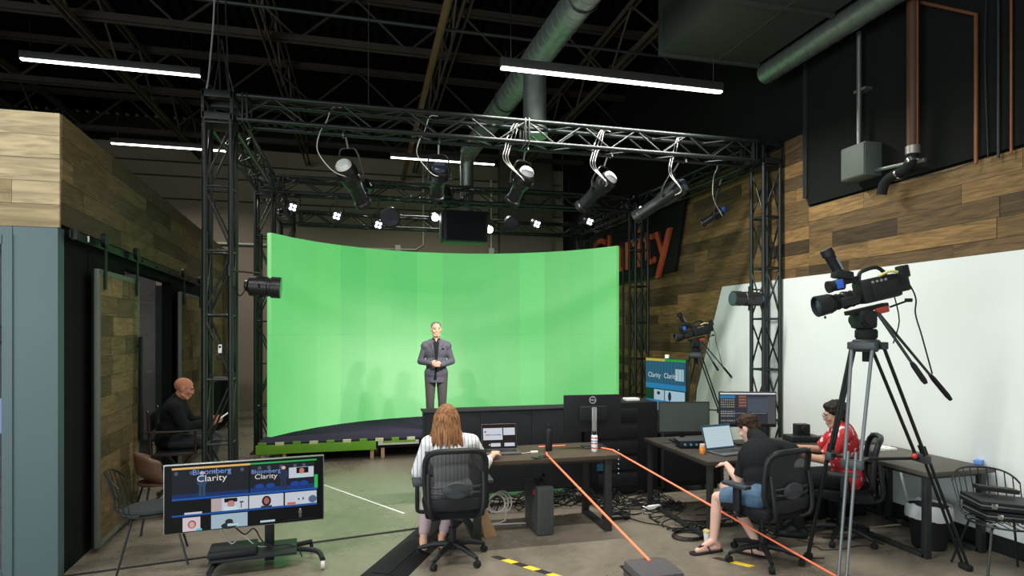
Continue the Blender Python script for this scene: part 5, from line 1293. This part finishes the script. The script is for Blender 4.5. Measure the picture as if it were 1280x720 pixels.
def hair_mat(name, c1, c2):
    m = bpy.data.materials.new(name); m.use_nodes = True; nt = m.node_tree; N = nt.nodes; L = nt.links; b = N['Principled BSDF']; b.inputs['Roughness'].default_value = .65; b.inputs['Specular IOR Level'].default_value = .15
    tc = N.new('ShaderNodeTexCoord'); mp = N.new('ShaderNodeMapping'); mp.inputs['Scale'].default_value = (60, 60, 4); nz = N.new('ShaderNodeTexNoise'); nz.inputs['Scale'].default_value = 1.5; nz.inputs['Detail'].default_value = 4
    cr = N.new('ShaderNodeValToRGB'); cr.color_ramp.elements[0].position = .35; cr.color_ramp.elements[0].color = (*c1, 1); cr.color_ramp.elements[1].position = .65; cr.color_ramp.elements[1].color = (*c2, 1)
    L.new(tc.outputs['Object'], mp.inputs[0]); L.new(mp.outputs[0], nz.inputs['Vector']); L.new(nz.outputs['Fac'], cr.inputs[0]); L.new(cr.outputs[0], b.inputs['Base Color'])
    bp = N.new('ShaderNodeBump'); bp.inputs['Strength'].default_value = .5; bp.inputs['Distance'].default_value = .004; L.new(nz.outputs['Fac'], bp.inputs['Height']); L.new(bp.outputs[0], b.inputs['Normal'])
    MATS[name] = m; return m
def short_hair(t, c, R, m, k=1.0, full=1.0, front=.02, vox=.006, curly=0):
    b = MB(); q = lambda x, y, z: c+R @ V((x*k, y*k, z*k))
    b.ball(q(0, -.022, .048), (.081*k, .095*k, .080*k*full), R, 20, 14); b.ball(q(0, -.06, -.005), (.068*k, .050*k, .060*k), R, 16, 12)
    if front > 0: b.ball(q(0, .035, .088), (.058*k, .045*k, .036*k), R, 14, 10)
    if curly:
        random.seed(8)
        for i in range(130):
            a, e = random.uniform(0, 2*PI), random.uniform(-.25, 1.4); x, y, z = math.cos(a)*math.cos(e), math.sin(a)*math.cos(e), math.sin(e)
            if y > .55 and z < .45: continue
            b.ball(q(x*.082, -.02+y*.096, .045+z*.083), random.uniform(.010, .018)*curly, n=8, m=6)
    return remesh(b.build('hair', m, t), vox, 3)
def decal(name, pts, m, t, target, fwd, off=.004, sub=5, th=.003):
    """a small flat patch laid onto a garment (lapel, shirt front, pocket square)"""
    bm = bmesh.new(); vs = [bm.verts.new(p) for p in pts]; bm.faces.new(vs)
    bmesh.ops.triangulate(bm, faces=bm.faces[:]); bmesh.ops.subdivide_edges(bm, edges=bm.edges[:], cuts=sub, use_grid_fill=True)
    me = bpy.data.meshes.new(name); bm.to_mesh(me); bm.free(); me.materials.append(m)
    o = bpy.data.objects.new(name, me); COL.objects.link(o); o.parent = t
    s = o.modifiers.new('w', 'SHRINKWRAP'); s.wrap_method = 'PROJECT'; s.target = target; s.use_project_x = False; s.use_project_y = True; s.use_negative_direction = True; s.use_positive_direction = True; s.offset = off
    sd = o.modifiers.new('t', 'SOLIDIFY'); sd.thickness = th; sd.offset = 1; BAKE.append(o); return o
def stand_joints(h=1.8):
    k = h/1.8; d = dict(pelvis=(0, 0, .96), neck=(0, -.01, 1.50), shL=(-.172, -.01, 1.405), shR=(.172, -.01, 1.405), hipL=(-.095, 0, .92), hipR=(.095, 0, .92),
        knL=(-.10, .02, .50), knR=(.10, .02, .50), anL=(-.10, -.02, .09), anR=(.10, -.02, .09), toeL=(-.14, .14, .03), toeR=(.14, .14, .03), elL=(-.262, -.03, 1.15), elR=(.262, -.03, 1.15), wrL=(-.09, .215, 1.10), wrR=(.09, .215, 1.13))
    return {a: V(q)*k for a, q in d.items()}
def person(label, loc, rz): return thing('person', label, 'person', loc, rz)

# ---- the man on the stage
t = person('man in grey suit standing on the stage with clasped hands', (1.17, 9.9, .309), PI-.117); J = stand_joints(1.80)
hc_, hr_ = V((0, .015, 1.675)), headR(.12, -.03)
sk = skin_mat('skin_light', (.50, .27, .19)); b = MB(); torso(b, J); b.cap(J['neck']-V((0, 0, .04)), hc_+V((0, -.01, -.06)), .058, .054)
for s in 'LR': arm(b, J, s); leg(b, J, s); foot(b, J, s)
head(b, hc_, hr_, 1.06)
hand(b, J['wrR'], (-.85, .25, -.10), (-.2, -.9, 0), .55, 1); hand(b, J['wrL'], (.85, .32, .12), (.2, -.9, 0), .5, -1)
remesh(b.build('body', sk, t), .006, 4); eyes(t, hc_, hr_, 1.06)
suit = mat('suit_grey', (.062, .058, .078), .8, var=.15, scale=60, bump=.2); suit2 = mat('suit_lapel', (.045, .042, .058), .7)
b = MB(); torso(b, J, .024, 1.10)
for s in 'LR': arm(b, J, s, .014)
for s in (-1, 1): b.cap((s*.04, -.01, 1.50), (s*.17, -.01, 1.425), .045, .06)
b.lathe([(.10, 0), (.176, 0), (.178, .05), (.174, .15), (.168, .25), (.164, .36), (.10, .40)], (0, 0, .80), 24, Matrix.Diagonal((1, .78, 1))); b.cap((0, -.01, 1.44), (0, -.015, 1.54), .080, .064)
jk = remesh(b.build('jacket', suit, t), .008, 4)
b = MB(); b.ball(J['pelvis'], (.165, .12, .12), None, 20, 12)
for s in 'LR': leg(b, J, s, .016, 1.0, 1, .96)
b.rod(J['anL']+V((0, 0, .08)), J['anL']+V((0, 0, -.02)), .056).rod(J['anR']+V((0, 0, .08)), J['anR']+V((0, 0, -.02)), .056)
remesh(b.build('trousers', mat('suit_trousers', (.055, .05, .048), .85, var=.1, scale=60), t), .008, 4)
for s in 'LR': b = MB(); foot(b, J, s, .008); remesh(b.build('shoe', mat('shoe_black', (.01, .01, .01), .3), t), .007, 3)
decal('shirt_front', [(-.058, .2, 1.53), (.058, .2, 1.53), (.045, .2, 1.42), (.012, .2, 1.14), (-.012, .2, 1.14), (-.045, .2, 1.42)], matte_black, t, jk, 1, .002)
decal('collar_skin', [(-.036, .2, 1.56), (.036, .2, 1.56), (0, .2, 1.475)], sk, t, jk, 1, .007)
for s in (-1, 1): decal('lapel', [(s*.055, .2, 1.54), (s*.098, .2, 1.40), (s*.078, .2, 1.385), (s*.016, .2, 1.13), (s*.012, .2, 1.15), (s*.044, .2, 1.42)], suit2, t, jk, 1, .006)
decal('pocket_square', [(-.135, .2, 1.345), (-.085, .2, 1.345), (-.10, .2, 1.385), (-.12, .2, 1.375)], matte_black, t, jk, 1, .005, 2)
short_hair(t, hc_+V((0, -.016, .010)), hr_, hair_mat('hair_grey', (.06, .05, .042), (.15, .12, .10)), 1.07, .96, 0)
decal('jacket_opening', [(-.012, .3, 1.06), (.012, .3, 1.06), (.05, .3, .80), (.0, .3, .80)], matte_black, t, jk, 1, .003, 3)

# ---- the woman at the desk
t = person('woman seen from behind with long auburn hair and striped white blouse at a laptop', (.74, 5.08, 0), math.radians(-3))
J = {a: V(q) for a, q in dict(pelvis=(0, -.03, .60), neck=(-.03, .03, 1.04), shL=(-.195, .03, .985), shR=(.165, .03, .985), elL=(-.285, .12, .73), elR=(.30, .17, .76), wrL=(-.13, .36, .80), wrR=(.42, .37, .80),
      hipL=(-.09, 0, .57), hipR=(.09, 0, .57), knL=(-.17, .42, .54), knR=(.10, .43, .54), anL=(-.24, .22, .10), anR=(-.07, .27, .10), toeL=(-.26, .40, .03), toeR=(-.07, .45, .03)).items()}
hc_, hr_ = V((-.045, .05, 1.195)), headR(-.15, .12)
skw = skin_mat('skin_fair', (.62, .37, .27)); b = MB(); torso(b, J, 0, .93); b.cap(J['neck']-V((0, 0, .03)), hc_+V((0, -.01, -.05)), .05, .047)
for s in 'LR': arm(b, J, s, 0, .88); leg(b, J, s, 0, .95); foot(b, J, s)
head(b, hc_, hr_, .95); hand(b, J['wrR'], (.35, .85, .10), (0, .1, -1), .35, -1); hand(b, J['wrL'], (.3, .9, 0), (0, .1, -1), .35, 1)
remesh(b.build('body', skw, t), .006, 4); eyes(t, hc_, hr_, .95)
def stripe_mat():
    m = bpy.data.materials.new('striped_blouse'); m.use_nodes = True; nt = m.node_tree; N = nt.nodes; L = nt.links; b = N['Principled BSDF']; b.inputs['Roughness'].default_value = .8
    tc = N.new('ShaderNodeTexCoord'); wv = N.new('ShaderNodeTexWave'); wv.bands_direction = 'X'; wv.inputs['Scale'].default_value = 9.5; wv.inputs['Distortion'].default_value = .5; wv.inputs['Detail'].default_value = 0
    cr = N.new('ShaderNodeValToRGB'); cr.color_ramp.elements[0].position = .0; cr.color_ramp.elements[0].color = (.12, .15, .22, 1); cr.color_ramp.elements[1].position = .13; cr.color_ramp.elements[1].color = (.72, .71, .72, 1)
    L.new(tc.outputs['Object'], wv.inputs['Vector']); L.new(wv.outputs['Fac'], cr.inputs[0]); L.new(cr.outputs[0], b.inputs['Base Color']); return m
b = MB(); torso(b, J, .024, .95)
for s in 'LR': arm(b, J, s, .026, .92, 1, False)
for s in 'LR': b.cap(J['el'+s], J['el'+s].lerp(J['wr'+s], .35), .056, .05)
remesh(b.build('blouse', stripe_mat(), t), .008, 3)
b = MB(); b.ball(J['pelvis'], (.165, .125, .11), None, 18, 12)
for s in 'LR': leg(b, J, s, .014, .96, 1, .86)
remesh(b.build('trousers', mat('trousers_pink', (.42, .31, .33), .85, var=.08, scale=30), t), .008, 4)
for s in 'LR':
    a, q = J['an'+s], J['toe'+s]; d = (q-a); d.z = 0; d.normalize()
    sd = MB().cap(V((a.x, a.y, .012))-d*.05, V((q.x, q.y, .012))+d*.03, .040, .040, 14); sd.v = [(x, y, max(.002, min(z, .016))) for x, y, z in sd.v]; sd.build('sandal_sole', mat('sandal_red', (.12, .02, .02), .5), t)
    MB().tube([a+V((-.04, .02, -.03)), a+V((-.03, .0, .03)), a+V((.03, .0, .03)), a+V((.04, .02, -.03))], .007, 5, smooth=3).build('sandal_strap', mat('sandal_red'), t)
hm = hair_mat('hair_auburn', (.09, .036, .016), (.36, .175, .08)); b = MB(); q = lambda x, y, z: hc_+hr_ @ V((x, y, z))
b.ball(q(0, -.022, .045), (.088, .102, .088), hr_, 20, 14); b.ball(q(0, -.05, -.04), (.095, .075, .11), hr_, 18, 12)
random.seed(21)
for i in range(46):
    a = math.radians(-200+220*i/45+random.uniform(-3, 3)); x, y = math.cos(a), math.sin(a)
    if y > .45: continue
    e = random.uniform(-.02, .025)
    b.tube([q(x*.06, -.02+y*.075, .09), q(x*.092, -.02+y*.098, .02), q(x*.105, -.025+y*.10, -.08), q(x*(.118+e), -.02+y*.11, -.155), q(x*(.125+e*1.5)+random.uniform(-.01, .01), -.015+y*.115, -.225+random.uniform(-.03, .025))], [.016, .021, .021, .016, .005], 8, smooth=3)
remesh(b.build('hair', hm, t), .0055, 1)

# ---- seated helper: joints from a root
def seated(root, J):
    Mi = (Matrix.Translation(root[0]) @ Matrix.Rotation(root[1], 4, 'Z')).inverted()
    return {k: (Mi @ v if k.startswith('*') else v) for k, v in J.items()}
# ---- the young man in the black t-shirt
rt = V((3.27, 4.38, 0)); rz = math.radians(27); Mi = (Matrix.Translation(rt) @ Matrix.Rotation(rz, 4, 'Z')).inverted()
def P(u, v, **k): return Mi @ A(u, v, **k)
t = person('young man in black t-shirt, denim shorts and flip-flops bent over a laptop', rt, rz)
knL = P(897, 622, d=5.30); anL = P(892, 676, d=5.26); toe = P(872, 688, z=.03)
J = dict(pelvis=V((0, -.04, .59)), neck=P(953, 554, d=5.14), shL=P(934, 570, d=5.26), shR=P(988, 565, d=5.06), hipL=V((-.10, -.02, .56)), hipR=V((.10, -.02, .56)),
         elL=P(924, 602, d=5.28), wrL=P(908, 580, d=5.46), elR=P(970, 598, d=5.36), wrR=P(932, 580, d=5.60), knL=knL, anL=anL, toeL=toe,
         knR=V((.15, .40, .53)), anR=P(948, 682, d=5.15), toeR=P(930, 688, d=5.22))
J['anR'].z = .10; J['toeR'].z = .035; J['anL'].z = .10
hc_ = P(936, 536, d=5.36)
dirn = (P(905, 566, d=5.55)-hc_).normalized(); hy = math.atan2(-dirn.x, dirn.y)
hr_ = headR(hy, .55)
for a_, b_ in (('shL', 'elL'), ('elL', 'wrL'), ('hipL', 'knL'), ('knL', 'anL'), ('shL', 'shR'), ('pelvis', 'neck'), ('shR', 'elR'), ('elR', 'wrR')): print('LEN', a_, b_, round((J[a_]-J[b_]).length, 2))
sk2 = skin_mat('skin_pink', (.60, .37, .30)); b = MB(); torso(b, J, 0, 1.0); b.cap(J['neck'], hc_+hr_ @ V((0, -.02, -.05)), .056, .052)
for s in 'LR': arm(b, J, s, 0, .95); leg(b, J, s, 0, .95); foot(b, J, s)
head(b, hc_, hr_, 1.0)
lp = Mi.to_3x3() @ V((-.2, .95, 0))
hand(b, J['wrL'], lp+V((0, 0, -.1)), (0, 0, -1), .5, 1); hand(b, J['wrR'], lp, (0, 0, -1), .5, -1)
remesh(b.build('body', sk2, t), .006, 4); eyes(t, hc_, hr_)
b = MB(); torso(b, J, .024, 1.04)
for s in 'LR': b.rod(J['sh'+s], J['sh'+s].lerp(J['el'+s], .80), .072, .064, 16); b.ball(J['sh'+s], .072)
b.cap(J['neck'], hc_.lerp(J['neck'], .45), .078, .07)
ts = remesh(b.build('t_shirt', cloth_black, t), .008, 3)
b = MB(); b.ball(J['pelvis'], (.175, .13, .12), None, 18, 12)
for s in 'LR':
    h, k = J['hip'+s], J['kn'+s]; b.rod(h, h.lerp(k, .78), .108, .092, 18); b.ball(h, .105)
remesh(b.build('shorts', mat('denim', (.055, .11, .18), .85, var=.35, scale=30, bump=.3), t), .008, 3)
for s in 'LR':
    a, q = J['an'+s], J['toe'+s]; d = (q-a); d.z = 0; d.normalize(); sdv = V((-d.y, d.x, 0))
    sd = MB().cap(V((a.x, a.y, .0))-d*.05, V((q.x, q.y, .0))+d*.035, .042, .044, 14); sd.v = [(x, y, max(.001, min(z+.01, .015))) for x, y, z in sd.v]; sd.build('flip_flop', rubber, t)
    c_ = a.lerp(q, .55); c_.z = .06
    MB().tube([V((q.x, q.y, .05)), c_+sdv*.02+V((0, 0, .012)), V((c_.x, c_.y, .015))+sdv*.045-d*.03], .006, 5, smooth=4).tube([V((q.x, q.y, .05)), c_-sdv*.02+V((0, 0, .012)), V((c_.x, c_.y, .015))-sdv*.045-d*.03], .006, 5, smooth=4).build('strap', rubber, t)
short_hair(t, hc_, hr_, hair_mat('hair_brown', (.010, .006, .004), (.045, .024, .013)), 1.03, 1.05, .02, .006, .7)
# ---- the person in the red shirt
rt = V((4.36, 4.66, 0)); rz = math.radians(52); Mi = (Matrix.Translation(rt) @ Matrix.Rotation(rz, 4, 'Z')).inverted()
t = person('person with black hair and glasses in a red patterned shirt behind the big tripod', rt, rz)
J = {a: V(q) for a, q in dict(pelvis=(0, -.05, .59), neck=(0, .0, 1.07), shL=(-.18, 0, 1.01), shR=(.18, 0, 1.01), elL=(-.26, .16, .78), elR=(.26, .16, .78), wrL=(-.20, .38, .80), wrR=(.20, .38, .80),
      hipL=(-.10, 0, .57), hipR=(.10, 0, .57), knL=(-.14, .42, .53), knR=(.14, .42, .53), anL=(-.14, .36, .10), anR=(.14, .36, .10), toeL=(-.15, .52, .03), toeR=(.15, .52, .03)).items()}
hc_, hr_ = P(1044, 519, d=5.56), headR(.15, .22)
sk3 = skin_mat('skin_tan', (.42, .25, .17)); b = MB(); torso(b, J, 0, .95); b.cap(J['neck']-V((0, 0, .03)), hc_+V((0, -.01, -.05)), .052, .05)
for s in 'LR': arm(b, J, s, 0, .92); leg(b, J, s); foot(b, J, s)
head(b, hc_, hr_, 1.0); hand(b, J['wrL'], (.05, .95, -.05), (0, 0, -1), .4, 1); hand(b, J['wrR'], (-.05, .95, -.05), (0, 0, -1), .4, -1)
remesh(b.build('body', sk3, t), .006, 4); eyes(t, hc_, hr_)
def red_mat():
    m = bpy.data.materials.new('red_print'); m.use_nodes = True; nt = m.node_tree; N = nt.nodes; L = nt.links; b = N['Principled BSDF']; b.inputs['Roughness'].default_value = .8
    tc = N.new('ShaderNodeTexCoord'); vo = N.new('ShaderNodeTexNoise'); vo.inputs['Scale'].default_value = 16; vo.inputs['Detail'].default_value = 2
    cr = N.new('ShaderNodeValToRGB'); cr.color_ramp.elements[0].position = .60; cr.color_ramp.elements[0].color = (.42, .012, .02, 1); cr.color_ramp.elements[1].position = .66; cr.color_ramp.elements[1].color = (.75, .55, .55, 1)
    L.new(tc.outputs['Object'], vo.inputs['Vector']); L.new(vo.outputs['Fac'], cr.inputs[0]); L.new(cr.outputs[0], b.inputs['Base Color']); return m
b = MB(); torso(b, J, .026, 1.0)
for s in 'LR': b.rod(J['sh'+s], J['sh'+s].lerp(J['el'+s], .85), .070, .066, 16); b.ball(J['sh'+s], .07)
b.cap(J['neck']-V((0, 0, .05)), J['neck']+V((0, 0, .02)), .075, .068)
remesh(b.build('shirt', red_mat(), t), .008, 3)
b = MB(); b.ball(J['pelvis'], (.17, .125, .12), None, 18, 12)
for s in 'LR': leg(b, J, s, .018, 1, 1, .95)
remesh(b.build('trousers', cloth_black, t), .009, 3)
for s in 'LR': b = MB(); foot(b, J, s, .008); remesh(b.build('shoe', plastic_black, t), .008, 3)
short_hair(t, hc_, hr_, hair_mat('hair_black', (.006, .005, .005), (.03, .025, .022)), 1.07, 1.06, .02, .006, .9)
g = MB()
for s in (-1, 1):
    g.tube([hc_+hr_ @ V((s*.031+.023*math.cos(a), .100, .006+.019*math.sin(a))) for a in [i*PI/8 for i in range(16)]], .0025, 5, closed=True); g.tube([hc_+hr_ @ V((s*.054, .098, .008)), hc_+hr_ @ V((s*.078, .0, .010))], .0025, 5)
g.tube([hc_+hr_ @ V((-.01, .104, .01)), hc_+hr_ @ V((.01, .104, .01))], .0025, 5).build('glasses', mat('glasses_grey', (.25, .25, .25), .3, .5), t)
# ---- the bald man
rt = V((-2.12, 7.66, 0)); rz = math.radians(-82); Mi = (Matrix.Translation(rt) @ Matrix.Rotation(rz, 4, 'Z')).inverted()
t = person('bald man in dark jacket reading papers in the tall black chair', rt, rz)
J = {a: V(q) for a, q in dict(pelvis=(0, -.08, .71), neck=(0, .0, 1.15), shL=(-.19, .0, 1.08), shR=(.19, .0, 1.08), elL=(-.25, .12, .86), elR=(.25, .12, .86), wrL=(-.13, .34, .90), wrR=(.13, .34, .90),
      hipL=(-.10, -.02, .69), hipR=(.10, -.02, .69), knL=(-.13, .40, .68), knR=(.13, .40, .66), anL=(-.13, .30, .32), anR=(.13, .30, .32), toeL=(-.14, .42, .26), toeR=(.14, .42, .26)).items()}
hc_, hr_ = V((0, .07, 1.285)), headR(0, .30)
sk4 = skin_mat('skin_ruddy', (.52, .23, .14)); b = MB(); torso(b, J, 0, 1.03); b.cap(J['neck']-V((0, 0, .03)), hc_+V((0, -.02, -.04)), .062, .060)
for s in 'LR': arm(b, J, s); leg(b, J, s); foot(b, J, s)
head(b, hc_, hr_, 1.08); hand(b, J['wrL'], (.3, .9, .1), (.9, -.2, .1), .4, 1); hand(b, J['wrR'], (-.3, .9, .1), (-.9, -.2, .1), .4, -1)
remesh(b.build('body', sk4, t), .006, 4); eyes(t, hc_, hr_, 1.08)
b = MB(); torso(b, J, .028, 1.06)
for s in 'LR': arm(b, J, s, .02)
b.cap(J['neck']-V((0, 0, .04)), J['neck']+V((0, 0, .02)), .08, .074)
remesh(b.build('jacket', cloth_black, t), .009, 3)
b = MB(); b.ball(J['pelvis'], (.175, .13, .12), None, 18, 12)
for s in 'LR': leg(b, J, s, .018, 1, 1, .95)
remesh(b.build('trousers', mat('trousers_dark', (.02, .022, .028), .85), t), .009, 3)
for s in 'LR': b = MB(); foot(b, J, s, .008); remesh(b.build('shoe', plastic_black, t), .008, 3)
p_ = (Matrix.Translation(rt) @ Matrix.Rotation(rz, 4, 'Z')) @ V((-.02, .50, .95))
t = thing('papers', 'white sheets of paper held by the bald man', 'paper', p_, rz)
for i in range(3): MB().box((0, i*.004, i*.003), (.21, .28, .0015), 0, Matrix.Rotation(.55+.08*i, 3, 'X') @ Matrix.Rotation(.05*i, 3, 'Z')).build('sheet', mat('paper_white', (.85, .85, .83), .8), t)
bake_all()
